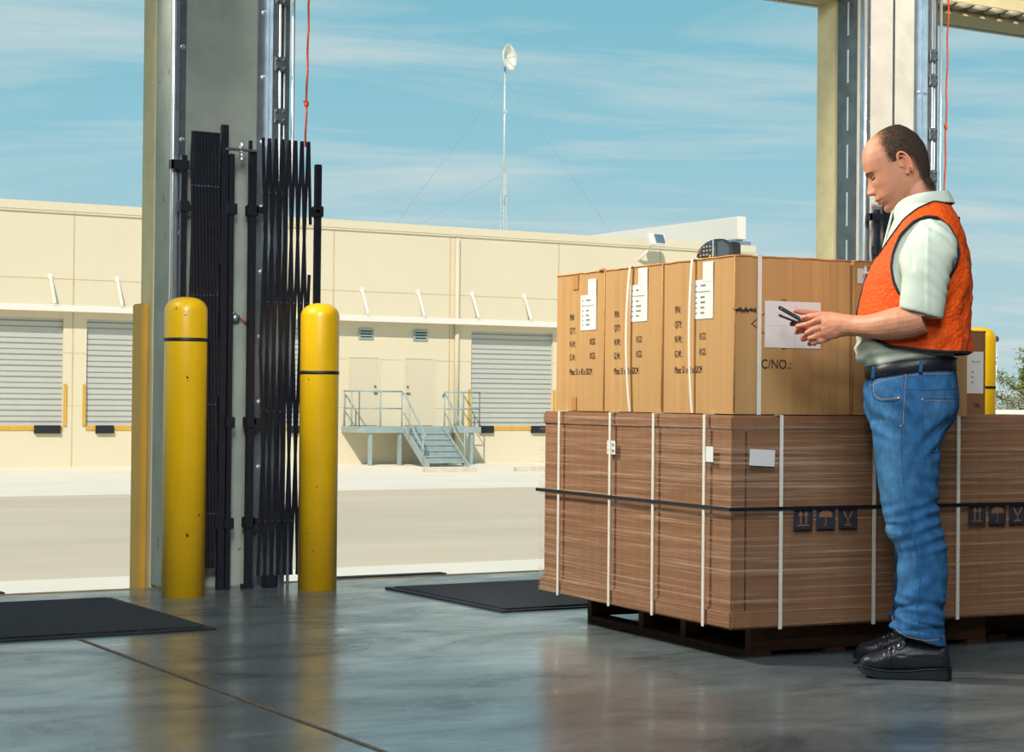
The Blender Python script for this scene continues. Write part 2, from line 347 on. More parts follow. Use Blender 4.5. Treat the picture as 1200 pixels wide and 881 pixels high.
# pillars between the dock openings
def pillar(x0, label, pale, slots):
    x1 = x0+.575
    r = wempty('dock_pillar', (x0+.28, 8.26, 0), 0, label, 'pillar')
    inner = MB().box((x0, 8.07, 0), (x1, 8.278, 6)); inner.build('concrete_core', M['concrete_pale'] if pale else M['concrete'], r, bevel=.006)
    out = MB().box((x0-.002, 8.28, -.5), (x1+.002, 8.45, 6)); out.build('outer_panel', M['stucco'], r, bevel=.004)
    g = MB().box((x0-.034, 8.33, -.5), (x0-.004, 8.47, 1.30)); g.build('corner_guard', M['guard'], r, bevel=.006)
    g = MB().box((x1+.004, 8.33, -.5), (x1+.034, 8.47, 1.30)); g.build('corner_guard', M['guard'], r, bevel=.006)
    if pale:
        MB().box((x0+.235, 8.064, 0), (x0+.247, 8.069, 6)).build('panel_joint', M['galv_dark'], r)
    if slots:
        MB().box((x0-.006, 8.10, 0), (x0-.003, 8.262, 4)).build('slotted_angle', M['galv_dark'], r)
        m = MB()
        for k in range(14):
            z = .25+k*.27; m.box((x0-.0075, 8.165, z), (x0-.0062, 8.178, z+.19))
        m.build('slots', M['galv_bright'], r)
    return r
PX1, PX2 = 2.975, 7.03
pillar(PX1, 'grey green concrete pillar with beige outer edge, between the two folding gates on the left', False, False)
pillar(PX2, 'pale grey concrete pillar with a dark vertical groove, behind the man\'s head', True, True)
# plain pillars further along the wall, beyond the frame
for x0 in (-1.075, -5.125, 11.08):
    struct(MB().box((x0, 8.07, 0), (x0+.575, 8.45, 6)).build('wall_front_pier', M['stucco']))

# door tracks on the pillars
def bolt(mb, x, y, z, r=.009):
    mb.lathe((x, y, z), [(.0, 0), (r*1.5, 0), (r*1.5, .003), (r, .003), (r, .010), (r*.5, .013), (0, .013)], 8, (0, -1, 0))
def track_left(x, label):
    r = wempty('door_track', (x, 8.02, 0), 0, label, 'door track')
    y = 8.066
    MB().box((x-.006, y-.055, .0), (x-.001, y+.003, 3.9)).box((x-.006, y-.056, 0), (x+.012, y-.051, 3.9)).build('track_channel', M['galv'], r)
    MB().tube([(x-.012, y-.050, 0), (x-.012, y-.050, 3.9)], .010, 10).build('track_edge', M['galv_bright'], r, smooth=True)
    MB().box((x+.020, y-.006, 0), (x+.062, y, 3.9)).box((x+.014, y-.022, 0), (x+.020, y, 3.9)).build('mounting_angle', M['galv_dark'], r)
    m = MB()
    for k in range(8): bolt(m, x+.044, y-.006, .35+k*.42)
    m.each('bolt', M['galv_bright'], r)
    return r
def track_right(x, label):      # x: left edge of the mounting flange
    r = wempty('door_track', (x+.08, 8.02, 0), 0, label, 'door track')
    y = 8.066
    MB().box((x, y-.006, 0), (x+.055, y, 3.9)).build('mounting_angle', M['galv'], r)
    MB().box((x+.056, y-.045, 0), (x+.062, y, 3.9)).box((x+.056, y-.05, 0), (x+.088, y-.045, 3.9)).build('track_channel', M['galv'], r)
    MB().tube([(x+.094, y-.048, 0), (x+.094, y-.048, 3.9)], .0075, 8).tube([(x+.118, y-.040, 0), (x+.118, y-.040, 3.9)], .006, 8).each('track_rail', M['galv_bright'], r, smooth=True)
    MB().box((x+.124, y-.03, 0), (x+.150, y, 3.9)).build('rear_channel', M['galv_dark'], r)
    MB().tube([(x+.158, y-.05, 0), (x+.158, y-.05, 3.9)], .008, 8).build('track_edge', M['galv_bright'], r, smooth=True)
    m = MB()
    for k in range(8): bolt(m, x+.028, y-.006, .55+k*.30)
    m.each('bolt', M['galv_bright'], r)
    for z in (2.17, 2.41, 2.72, 2.86):
        p = MB().box((x+.060, y-.066, z-.035), (x+.122, y-.060, z+.035)).build('splice_plate', M['galv'], r, bevel=.003)
        h = MB()
        for dx_ in (.072, .108):
            for dz in (-.02, .02): h.lathe((x+dx_, y-.066, z+dz), [(0, 0), (.008, 0), (.006, .008), (0, .009)], 8, (0, -1, 0))
        h.each('bolt', M['galv_dark'], p)
    return r
track_left(PX1, 'galvanized vertical door track on the left edge of the grey green pillar')
track_right(3.385, 'galvanized vertical door track with splice plates, right of the grey green pillar')
track_left(PX2, 'galvanized vertical door track left of the pale pillar, above the cartons')
track_right(7.425, 'galvanized vertical door track with splice plates, above the man\'s head at right')

# raised door bottoms above the openings, with scalloped rubber seal
def door_bottom(x0, x1, label):
    r = wempty('raised_door', (x0, 8.12, 3.19), 0, label, 'overhead door')
    MB().box((x0, 8.10, 3.215), (x1, 8.16, 3.29)).build('bottom_panel', M['stucco'], r, bevel=.004)
    MB().box((x0, 8.085, 3.30), (x1, 8.098, 3.36)).build('angle_bar', M['galv'], r)
    n = int((x1-x0)/.135); m = MB()
    for k in range(n):
        xx = x0+.06+k*.135; m.tube([(xx, 8.105, 3.212), (xx, 8.19, 3.212)], [(.052, .018)]*2, 12)
    m.build('scalloped_seal', M['door_paint'], r, smooth=True)
    return r
door_bottom(7.66, 11.0, 'raised overhead door edge with scalloped seal at the top right corner')
door_bottom(3.65, 6.96, 'raised overhead door edge over the middle dock opening')

# ------------------------------------------------------------------ bollards
def bollard(x, y, hgt, r, band, label):
    o = wempty('bollard', (x, y, 0), 0, label, 'bollard', 'yellow bollards')
    prof = [(r, 0), (r, hgt-.062)]+[(r*cos(a)**.8 if a < pi/2 else .0, hgt-.062+.062*sin(a)) for a in [pi/2*k/10 for k in range(1, 10)]]+[(.001, hgt)]
    MB().lathe((x, y, 0), prof, 48).build('sleeve', M['yellow'], o, smooth=True)
    MB().lathe((x, y, 0), [(r+.0005, band-.009), (r+.002, band-.008), (r+.002, band+.006), (r+.0005, band+.007)], 48).build('black_ring', M['black_band'], o, smooth=True)
    return o
bollard(2.945, 7.78, 1.305, .094, 1.118, 'scuffed yellow bollard with black ring near its top, left of the two beside the gates')
bollard(3.59, 7.79, 1.30, .088, .985, 'yellow bollard with a chipped spot, right of the two beside the gates')
bollard(7.661, 7.78, 1.305, .094, .965, 'yellow bollard standing behind the cartons at the right')

# ------------------------------------------------------------------ folding scissor gates
def scissor(parent, x0, x1, z0, z1, y, pitch, slope, bw=.011):
    """two crossed layers of flat bars; bars that run past the ends stop there"""
    for lay, sgn in ((0, 1), (1, -1)):
        mb = MB(); yy = y-(.007 if lay else 0)
        tot = slope*(z1-z0); k = -int(tot/pitch)-2
        while x0+k*pitch < x1+tot+pitch:
            xb = x0+k*pitch if sgn > 0 else x0+k*pitch
            a = (xb, z0); b = (xb+sgn*tot, z1)
            if sgn < 0: a = (xb, z0); b = (xb-tot, z1)
            # clip to x range
            ts = []
            d = b[0]-a[0]; t0, t1 = 0., 1.
            if d > 0: t0 = max(t0, (x0-a[0])/d); t1 = min(t1, (x1-a[0])/d)
            else: t0 = max(t0, (x1-a[0])/d); t1 = min(t1, (x0-a[0])/d)
            if t1-t0 > .08:
                p = (a[0]+d*t0, z0+(z1-z0)*t0); q = (a[0]+d*t1, z0+(z1-z0)*t1)
                dirx = (q[0]-p[0]); dz = q[1]-p[1]; L = hypot(dirx, dz); nx, nz = dz/L*bw/2, -dirx/L*bw/2
                v = [(p[0]-nx, yy, p[1]-nz), (p[0]+nx, yy, p[1]+nz), (q[0]+nx, yy, q[1]+nz), (q[0]-nx, yy, q[1]-nz)]
                v += [(a_, b_-.0045, c_) for a_, b_, c_ in v]
                mb.add(v, [(0, 1, 2, 3), (7, 6, 5, 4), (0, 4, 5, 1), (1, 5, 6, 2), (2, 6, 7, 3), (3, 7, 4, 0)])
            k += 1
        mb.each('lattice_bar', M['black_steel'], parent)
    # rivets where the bars cross
    mr = MB()
    nlev = 4
    for i in range(nlev):
        z = z0+(z1-z0)*(i+.5)/nlev
        k = 0
        while x0+k*pitch/1. <= x1+.001:
            mr.lathe((x0+k*pitch, y-.0115, z), [(0, 0), (.004, 0), (.003, .003), (0, .004)], 8, (0, -1, 0)); k += 1
    mr.each('rivet', M['galv_dark'], parent)
def clampm(x, y, z, w_=.045, h=.05):
    return MB().box((x-w_/2, y-.024, z-h/2), (x+w_/2, y+.024, z+h/2))
def gate_dense(dx_, label, top=2.06, full=True):
    y = 7.975
    r = wempty('folding_gate', (3.0+dx_, y, 0), 0, label, 'folding gate', 'collapsed black folding gates')
    X = lambda a: a+dx_
    MB().box((X(2.985), y-.015, .02), (X(3.012), y+.015, 1.95)).build('hinge_post', M['black_steel'], r, bevel=.003)
    MB().box((X(2.935), y-.024, 1.885), (X(3.018), y-.016, 1.925)).box((X(2.935), y-.024, 1.885), (X(2.943), y+.018, 1.925)).build('post_bracket', M['black_steel'], r)
    scissor(r, X(3.03), X(3.165), .10, top, y-.012, .0155, .026, .012)
    MB().box((X(3.172), y-.022, .0), (X(3.205), y+.004, 2.10)).build('end_channel', M['black_steel'], r, bevel=.003)
    MB().box((X(3.209), y-.030, .0), (X(3.232), y-.002, 1.97)).build('latch_post', M['black_steel'], r, bevel=.003)
    m = MB()
    for z in (1.72, .755, .30): join(m, clampm(X(3.221), y-.016, z))
    join(m, clampm(X(3.0), y, 1.72)); m.box((X(3.0), y-.02, 1.70), (X(3.04), y-.012, 1.73))
    m.each('clamp', M['black_steel'], r, bevel=.003)
    return r
def gate_open(dx_, label):
    y = 7.975
    r = wempty('folding_gate', (3.45+dx_, y, 0), 0, label, 'folding gate', 'collapsed black folding gates')
    X = lambda a: a+dx_
    MB().box((X(3.314), y-.014, 0.0), (X(3.345), y+.014, 1.99)).box((X(3.312), y-.010, 1.93), (X(3.324), y+.010, 2.04)).box((X(3.300), y-.02, 0), (X(3.350), y+.02, .02)).build('hinge_post', M['black_steel'], r)
    scissor(r, X(3.372), X(3.612), .055, 2.055, y-.010, .0325, .0325, .0145)
    MB().box((X(3.642), y-.014, .06), (X(3.672), y+.014, 1.955)).build('end_post', M['black_steel'], r, bevel=.003)
    m = MB()
    for z in (1.72, .755, .30): join(m, clampm(X(3.329), y, z, .05)); m.box((X(3.34), y-.024, z-.012), (X(3.385), y-.012, z+.02))
    join(m, clampm(X(3.657), y, 1.735, .042)); m.box((X(3.61), y-.024, 1.725), (X(3.66), y-.014, 1.745))
    m.each('clamp', M['black_steel'], r, bevel=.003)
    m = MB().box((X(3.40), y-.03, 0.0), (X(3.46), y+.02, .055)); m.build('floor_shoe', M['black_steel'], r, bevel=.004)
    return r
gate_dense(0, 'tightly folded black scissor gate behind the left yellow bollard')
gate_open(0, 'half folded black scissor gate with light showing through, beside the right bollard')
gate_dense(4.075, 'black folding gate against the pale pillar in front of the man\'s face', 2.06)
r = wempty('folding_gate', (7.5, 7.98, 0), 0, 'black folding gate with a stub bar showing behind the man\'s shoulder', 'folding gate', 'collapsed black folding gates')
scissor(r, 7.34, 7.50, .06, 1.95, 7.96, .03, .03, .0105)
MB().box((7.505, 7.955, .0), (7.535, 7.985, 1.93)).build('end_post', M['black_steel'], r, bevel=.003)
MB().box((7.50, 7.93, 1.895), (7.655, 7.95, 1.925)).box((7.60, 7.925, 1.885), (7.655, 7.955, 1.94)).build('latch_bar', M['black_steel'], r, bevel=.003)

# latch bar with bolt joining the two gates
r = wempty('latch_bar', (3.27, 7.95, 1.98), 0, 'short steel bar with bolt and nuts joining the tops of two gates', 'latch')
MB().box((3.19, 7.93, 1.985), (3.33, 7.955, 1.995)).build('flat_bar', M['galv_dark'], r)
m = MB().tube([(3.262, 7.942, 1.945), (3.262, 7.942, 2.02)], .006, 8)
for z in (1.972, 1.998, 1.955): m.lathe((3.262, 7.942, z), [(0, 0), (.013, 0), (.013, .010), (0, .010)], 6)
m.build('bolt', M['galv_bright'], r)
# padlock and orange tie on the pillar
r = wempty('round_padlock', (3.285, 8.03, 1.23), 0, 'small round steel padlock hanging on a red tie on the pillar', 'padlock')
MB().ball((3.285, 8.045, 1.232), (.020, .012, .020), 16, 10).build('lock_body', M['galv'], r, smooth=True)
MB().tube([(3.285+.015*cos(a), 8.05, 1.245+.015*sin(a)) for a in [pi*k/8 for k in range(9)]], .003, 6).build('shackle', M['galv_bright'], r)
m = MB()
rr = random.Random(3)
for k in range(9):
    p = Vector((3.245+rr.uniform(-.02, .03), 8.045+rr.uniform(-.01, .01), 1.228+rr.uniform(-.008, .008)))
    m.tube([p+Vector((rr.uniform(-.02, .0), 0, rr.uniform(-.01, .01))), p, p+Vector((rr.uniform(.0, .02), .005, rr.uniform(-.012, .012)))], .0045, 6)
m.tube([(3.22, 8.05, 1.228), (3.26, 8.04, 1.225), (3.30, 8.045, 1.235), (3.33, 8.05, 1.218), (3.345, 8.05, 1.20)], .004, 6)
tag(m.build('red_tie', M['rope'], smooth=True), 'frayed red cord tied through the round padlock on the pillar', 'cord')

# pull ropes of the doors
def rope(x, y, z0, sway, zk, label):
    m = MB(); pts = []
    for k in range(40):
        t = k/39; z = z0+(4.2-z0)*t; pts.append((x+sway*(t), y+.004*sin(k*1.7), z))
    m.tube(pts, .0052, 8)
    m.ball((x+sway*(zk-z0)/(4.2-z0), y, zk), (.012, .010, .016), 10, 8)
    m.ball((x+sway*(zk-z0)/(4.2-z0)-.006, y, zk+.012), (.010, .009, .009), 10, 8)
    return tag(m.build('pull_rope', M['rope'], smooth=True), label, 'rope')
rope(3.612, 8.02, 2.04, .03, 2.24, 'knotted red pull rope hanging beside the half folded gate')
rope(7.605, 8.02, 1.2, .055, 2.46, 'knotted orange pull rope hanging behind the man\'s head')

# ------------------------------------------------------------------ floor mats
def floor_mat_thing(x0, x1, y0, y1, label, seed):
    r = wempty('floor_mat', ((x0+x1)/2, (y0+y1)/2, 0), 0, label, 'mat')
    rr = random.Random(seed); n = 60; m = MB(); v = []; f = []
    def edge(y, s): return y+s*.006*(mnoise.noise(Vector((rr.random()*.01+y, s, 0))))
    for j in range(2):
        for i in range(n+1):
            x = x0+(x1-x0)*i/n; v.append((x, (y0, y1)[j]+.012*mnoise.noise(Vector((x*4, j*5+seed, 0))), .007+.006*max(0, mnoise.noise(Vector((x*5, j*9+seed, 2))))))
    for i in range(n): f.append((i, i+1, n+1+i+1, n+1+i))
    k = len(v); v += [(a, b, .0005) for a, b, c in v[:]]
    f += [(k+n+1+i, k+n+1+i+1, k+i+1, k+i) for i in range(n)]
    f += [(k+i, k+i+1, i+1, i) for i in range(n)]+[(n+1+i, n+1+i+1, k+n+1+i+1, k+n+1+i) for i in range(n)]+[(0, n+1, k+n+1, k), (k+n, k+2*n+1, 2*n+1, n)]
    m.add(v, f).build('rubber_backing', M['rubber'], r)
    MB().box((x0+.035, y0+.035, .004), (x1-.035, y1-.035, .0135)).build('carpet_pile', M['mat'], r, bevel=.003)
    return r
floor_mat_thing(.3, 2.63, 6.60, 7.80, 'dark carpet entrance mat on the floor at the far left', 1)
floor_mat_thing(3.88, 6.1, 6.62, 7.69, 'dark carpet entrance mat behind the pallet on the right', 2)
# rubber dock bumpers outside the sill
for x, lab in ((1.75, 'worn black rubber dock bumper outside the left opening'), (4.02, 'worn black rubber dock bumper outside the middle opening, left end'), (6.2, 'worn black rubber dock bumper outside the middle opening, behind the pallet')):
    r = wempty('dock_bumper', (x+.3, 8.5, -.2), 0, lab, 'dock bumper')
    MB().box((x, 8.452, -.40), (x+.62, 8.55, -.022)).build('rubber_block', M['rubber'], r, bevel=.012)
    MB().box((x-.02, 8.452, -.38), (x, 8.54, -.06)).box((x+.62, 8.452, -.38), (x+.64, 8.54, -.06)).each('end_plate', M['galv_dark'], r)

# ================================================================== WAREHOUSE ACROSS THE YARD
FY = 52.1; BX0, BX1, BT = -30.0, 40.56, 6.3
bld = wempty('warehouse_building', (10, FY, G), 0, 'long cream warehouse with grey dock doors and a white canopy across the yard', 'building')
DO = []
for k in range(-10, 7):
    j = 28.5+4.05*k          # panel joint
    if 12.0 < j < 28.4: continue
    DO.append((j+.8, j+3.85))
DO = [d for d in DO if d[0] > BX0 and d[1] < BX1-.3]
DO += [(13.05, 16.08), (16.75, 19.8), (20.8, 23.85)]
DO = sorted(set((round(a, 2), round(b, 2)) for a, b in DO))
# facade wall with the door openings cut in
mb = MB(); x = BX0
for a, b in DO:
    if a > x: mb.box((x, FY, G), (a, FY+.4, 3.03))
    mb.box((a, FY, G), (b, FY+.4, 0.0)); x = b
mb.box((x, FY, G), (BX1, FY+.4, 3.03)); mb.box((BX0, FY, 3.03), (BX1, FY+.4, BT-.24))
mb.box((BX0, FY+.41, G), (BX0+.4, 78, BT-.24)).box((BX1-.4, FY+.41, G), (BX1, 78, BT-.24)).box((BX0, 78, G), (BX1, 78.4, BT-.24))
mb.build('wall', M['facade'], bld)
MB().box((BX0+.4, FY+.41, BT-.6), (BX1-.4, 78, BT-.45)).build('roof', M['facade_white'], bld)
MB().box((BX0-.05, FY-.07, BT-.24), (BX1+.05, FY+.45, BT)).box((BX0-.05, FY-.05, BT-.30), (BX1+.05, FY, BT-.24)).build('parapet_cap', M['facade'], bld)
for k in range(-14, 4):
    j = 28.5+4.05*k
    MB().box((j-.02, FY-.004, G), (j+.02, FY+.0, BT-.30)).build('panel_joint', M['joint'], bld)
MB().box((BX0, FY-.003, 4.13), (BX1, FY, 4.155)).build('panel_joint', M['joint'], bld)
m = MB(); x = BX0
for a, b in DO:
    m.box((x, FY-.003, 2.04), (a, FY, 2.06)); m.box((x, FY-.003, .55), (a, FY, .565)); x = b
m.build('panel_joint', M['joint'], bld)
# canopy and its struts
MB().box((BX0, FY-.44, 3.25), (BX1, FY-.001, 3.37)).box((BX0, FY-.46, 3.20), (BX1, FY-.38, 3.39)).build('canopy', M['facade_white'], bld, bevel=.01)
k = 0; x = 15.68-1.946*23
while x < BX1-.4:
    if x > BX0+.3:
        MB().tube([(x, FY-.02, 4.2), (x+.02, FY-.42, 3.42)], .045, 8).box((x-.07, FY-.02, 4.12), (x+.07, FY-.0015, 4.28)).box((x-.05, FY-.48, 3.372), (x+.09, FY-.02, 3.41)).build('strut', M['facade_white'], bld)
    x += 1.946
# dock doors
for a, b in DO:
    d = MB().box((a, FY+.10, 0), (b, FY+.16, 3.03)).build('dock_door', M['shutter'], bld)
    m = MB(); z = .10
    for i in range(19):
        m.box((a, FY+.088, z), (b, FY+.10, z+(.022 if i % 2 else .034))); z += .157
    m.build('door_ribs', M['shutter_groove'], d)
    for (bx_) in ((a+.28, a+.80), (b-.80, b-.10) if False else (b-.82, b-.08)):
        MB().box((bx_[0], FY-.12, -.22), (bx_[1], FY-.001, .01)).build('dock_bumper', M['rubber'], bld, bevel=.01)
    MB().box((a, FY-.03, -.13), (b, FY-.001, -.005)).build('sill_stripe', M['guard'], bld)
    for gx in (a-.10, b+.02): MB().box((gx, FY-.05, 0), (gx+.08, FY-.001, 1.17)).build('corner_guard', M['guard'], bld)
# vents, man doors, downpipe, floodlight
for vx in (25.31, 27.2):
    v = MB().box((vx, FY-.05, 2.68), (vx+.5, FY-.001, 3.0)).build('vent', M['stair_steel'], bld)
    m = MB()
    for i in range(3): m.box((vx+.05, FY-.056, 2.73+i*.085), (vx+.45, FY-.0505, 2.77+i*.085))
    m.build('louvres', M['dark_plastic'], v)
for dx_, hx in ((25.0, .88), (26.93, .08)):
    d = MB().box((dx_, FY-.03, .02), (dx_+.96, FY-.001, 2.09)).build('personnel_door', M['door_paint'], bld)
    MB().box((dx_-.07, FY-.045, 0), (dx_-.005, FY-.001, 2.15)).box((dx_+.965, FY-.045, 0), (dx_+1.03, FY-.001, 2.15)).box((dx_-.005, FY-.045, 2.095), (dx_+.965, FY-.001, 2.15)).build('door_frame', M['facade'], d)
    MB().box((dx_+hx-.04, FY-.08, 1.0), (dx_+hx+.08, FY-.031, 1.04)).ball((dx_+hx, FY-.05, 1.22), .035).build('door_handle', M['galv_dark'], d)
MB().tube([(28.72, FY-.09, BT-.35), (28.72, FY-.09, G+.05)], .075, 12).build('downpipe', M['door_paint'], bld, smooth=True)
fl = MB().box((35.65, FY-.75, 5.95), (36.3, FY-.55, 6.42), Matrix.Translation((36, FY-.6, 6.2))@Matrix.Rotation(-.5, 4, 'X')@Matrix.Translation((-36, -FY+.6, -6.2))).build('floodlight', M['facade_white'], bld, bevel=.03)
MB().tube([(35.9, FY-.5, 6.0), (35.75, FY-.25, 5.75), (35.7, FY-.01, 5.6)], .05, 8).build('floodlight_arm', M['facade_white'], fl)
MB().box((35.85, FY-.80, 6.02), (36.2, FY-.76, 6.34), Matrix.Translation((36, FY-.6, 6.2))@Matrix.Rotation(-.5, 4, 'X')@Matrix.Translation((-36, -FY+.6, -6.2))).build('lens', M['galv'], fl)
# raised roof screen at the right hand end
MB().box((40.05, 52.35, 6.52), (40.42, 66, 7.33)).build('roof_screen', M['facade_white'], bld, bevel=.02)
MB().box((40.1, 52.5, 6.05), (40.38, 66, 6.515)).box((39.7, 52.3, 6.30), (40.6, 52.6, 6.46)).build('roof_flashing', M['galv'], bld)

# steel stairs to the landing
st = wempty('steel_staircase', (27, 50.9, G), 0, 'grey steel staircase with railed landing against the cream warehouse', 'stairs')
LX0, LX1, LY, SX0, SX1 = 24.76, 29.0, 50.9, 26.3, 27.66
MB().box((LX0, LY, -.19), (LX1, FY-.001, 0)).build('landing', M['stair_steel'], st)
for i in range(6):
    z = -.17*(i+1)+.0; y = LY-.23*i
    MB().box((SX0+.03, y-.27, z-.045), (SX1-.03, y, z)).box((SX0+.03, y-.005, z), (SX1-.03, y+.0, z+.165)).build('step', M['stair_steel'], st)
for sx in (SX0-.02, SX1-.02):
    MB().prism([(0, 0), (0, -.22), (-1.30, -1.18), (-1.62, -1.18), (-1.62, -1.10)], 0, .05, Matrix(((0, 0, 1, sx), (1, 0, 0, LY), (0, 1, 0, 0), (0, 0, 0, 1)))).build('stringer', M['stair_steel'], st)
for px_, py in ((25.2, LY+.05), (28.7, LY+.05), (26.2, LY+.05), (27.8, LY+.05)):
    MB().box((px_-.05, py, G), (px_+.05, py+.10, -.19)).build('post', M['stair_steel'], st)
def rail(pts, name='railing'):
    return MB().tube(pts, .024, 8).build(name, M['stair_steel'], st, smooth=True)
def level_rail(path):
    r_ = rail([(p[0], p[1], 1.07) for p in path]); m = MB().tube([(p[0], p[1], .55) for p in path], .02, 8)
    m.build('mid_rail', M['stair_steel'], r_, smooth=True); m = MB()
    for (a, b) in zip(path[:-1], path[1:]):
        L = hypot(b[0]-a[0], b[1]-a[1]); n = max(1, round(L/.6))
        for i in range(n+1): m.tube([(a[0]+(b[0]-a[0])*i/n, a[1]+(b[1]-a[1])*i/n, 0), (a[0]+(b[0]-a[0])*i/n, a[1]+(b[1]-a[1])*i/n, 1.07)], .022, 8)
    m.each('baluster', M['stair_steel'], r_, smooth=True)
level_rail([(LX0+.04, FY-.1), (LX0+.04, LY+.04), (SX0-.06, LY+.04)]); level_rail([(SX1+.06, LY+.04), (LX1-.04, LY+.04), (LX1-.04, FY-.1)])
for sx in (SX0-.03, SX1+.03):
    h = rail([(sx, LY+.10, .90), (sx, LY+.06, 1.0), (sx, LY, 1.03), (sx, LY-.1, .98), (sx, LY-1.32, -.12), (sx, LY-1.42, -.20), (sx, LY-1.48, -.30), (sx, LY-1.42, -.38), (sx, LY-1.34, -.34)], 'handrail')
    MB().tube([(sx, LY-.05, .42), (sx, LY-1.36, -.66)], .02, 8).tube([(sx, LY-.40, -.35), (sx, LY-.40, .70)], .02, 8).tube([(sx, LY-1.30, -1.16), (sx, LY-1.30, -.12)], .022, 8).each('rail_bar', M['stair_steel'], h, smooth=True)

# wheel stops
for i, (x0, x1, y, lab) in enumerate(((24.4, 26.05, 46.0, 'low concrete wheel stop in front of the steel stairs'), (27.3, 28.95, 45.95, 'low concrete wheel stop at the left edge of the cartons, right of the stairs'))):
    o = MB().prism([(-.09, 0), (.09, 0), (.06, .12), (-.06, .12)], x0, x1, Matrix(((0, 0, 1, 0), (1, 0, 0, y), (0, 1, 0, G), (0, 0, 0, 1)))).build('wheel_stop', M['stop'])
    tag(o, lab, 'wheel stop')

# antenna mast with dish
an = wempty('antenna_mast', (37.8, 64.7, BT-.45), 0, 'tall guyed antenna mast with a white round dish above the warehouse roof', 'antenna')
zb = BT-.449
MB().tube([(37.8, 64.7, 8.6), (37.8, 64.7, 14.15)], .05, 8).build('upper_pole', M['mast'], an, smooth=True)
m = MB(); tri = [(37.8+.13*cos(a), 64.7+.13*sin(a)) for a in (0, 2.094, 4.189)]
for t_ in tri: m.tube([(t_[0], t_[1], zb), (t_[0], t_[1], 9.0)], .02, 6)
for i in range(14):
    z = zb+.2*i
    for a, b in ((0, 1), (1, 2), (2, 0)): m.tube([(tri[a][0], tri[a][1], z), (tri[b][0], tri[b][1], z+.2)], .012, 5)
m.build('lattice_base', M['mast'], an)
MB().box((37.72, 64.62, 9.0), (37.88, 64.78, 9.9)).box((37.73, 64.63, 12.3), (37.87, 64.77, 12.45)).each('junction_box', M['mast'], an)
ax_ = Vector((.55, -1, .05)).normalized()
d = MB().lathe(Vector((37.85, 64.55, 14.5)), [(0, -.13), (.25, -.10), (.42, -.02), (.52, .10), (.50, .11), (.40, .02), (.24, -.05), (0, -.08)], 32, ax_).build('dish', M['dish'], an, smooth=True)
c_ = Vector((37.85, 64.55, 14.5)); MB().tube([c_-ax_*.08, c_+ax_*.28], .015, 6).ball(c_+ax_*.28, .04).tube([c_-ax_*.12, (37.8, 64.7, 14.35)], .04, 6).build('feed_horn', M['mast'], d)
for e_, zt in (((30, 61, zb), 13.6), ((44.5, 66, 5.9), 13.6), ((33, 70, zb), 9.9)):
    MB().tube([(37.8, 64.7, zt), e_ if e_[0] < 40 else (40.2, 60.5, 7.33)], .004, 5).build('guy_wire', M['ink_faint'], an)

# ------------------------------------------------------------------ right background: wall, trees, pole, wires
wl = MB().box((52, 58.0, G), (140, 58.4, .62)).build('boundary_wall', M['facade_white']); tag(wl, 'low white boundary wall under the trees at the right edge', 'wall')
def tree(name, x, y, h, rad, mat, label, cat, n, seed, trunk=True, z0=None, leaf=.09, squash=.8):
    rr = random.Random(seed); r = wempty(name, (x, y, G), 0, label, cat)
    m = MB(); pts = []
    nb = 9 if trunk else 12
    if trunk:
        m.tube([(x, y, G), (x+.1, y, G+h*.35), (x-.05, y+.1, G+h*.7), (x, y, G+h*.97)], [.16, .11, .07, .02], 8)
    tips = []
    for b in range(nb):
        a = rr.uniform(0, 2*pi); zz = G+h*rr.uniform(.2, .75) if trunk else G+.1; L = rad*rr.uniform(.5, 1.)
        tip = (x+cos(a)*L, y+sin(a)*L, min(G+h*.97, zz+h*rr.uniform(.12, .3)) if trunk else G+h*rr.uniform(.5, .9))
        st_ = (x, y, zz-h*.05); m.tube([st_, ((st_[0]+tip[0])/2, (st_[1]+tip[1])/2, (st_[2]+tip[2])/2-.05), tip], [.05, .035, .015], 6); tips.append((st_, tip))
    m.build('branches', M['bark'], r)
    m = MB()
    for i in range(n):
        s_, t_ = tips[rr.randrange(len(tips))]; k = rr.uniform(.3, 1.1)
        c = Vector(s_).lerp(Vector(t_), k)+Vector((rr.gauss(0, .18), rr.gauss(0, .18), rr.gauss(0, .16)))*rad*.55
        if i % 6 == 0 and trunk: c = Vector((x+rr.gauss(0, .12)*rad, y+rr.gauss(0, .12)*rad, G+h*rr.uniform(.6, 1.0)))
        c.z = min(max(c.z, G+.15), G+h*1.0)
        a, b = Vector((rr.gauss(0, 1), rr.gauss(0, 1), rr.gauss(0, 1))).normalized(), Vector((rr.gauss(0, 1), rr.gauss(0, 1), rr.gauss(0, 1))).normalized()
        s = leaf*rr.uniform(.6, 1.3); m.add([c-a*s, c-b*s*.4, c+a*s, c+b*s*.4], [(0, 1, 2, 3)])
    m.build('foliage', mat, r, recalc=False)
    return r
T = [('leafy_tree', 65.2, 67.0, 4.3, 1.7, 'leaf', 'small leafy green tree just right of the far yellow bollard', 'tree', 3600, 11, True),
     ('leafy_tree', 67.6, 65.4, 4.75, 1.9, 'leaf', 'taller leafy green tree cut by the right edge of the frame', 'tree', 4000, 12, True)]
for t_ in T: tree(t_[0], t_[1], t_[2], t_[3], t_[4], M[t_[5]], *t_[6:11])
B = [(59.0, 60.6, 2.6, 1.4, 'pale grey green shrub over the white wall beside the far bollard', 21), (62.2, 60.4, 2.9, 1.6, 'pale grey green shrub over the white wall at the right edge', 22), (56.2, 61.0, 2.4, 1.3, 'pale grey green shrub hidden behind the far yellow bollard', 23)]
for x, y, h, rad, lab, sd_ in B: tree('dry_shrub', x, y, h, rad, M['leaf_dry'], lab, 'shrub', 2200, sd_, False, leaf=.10)
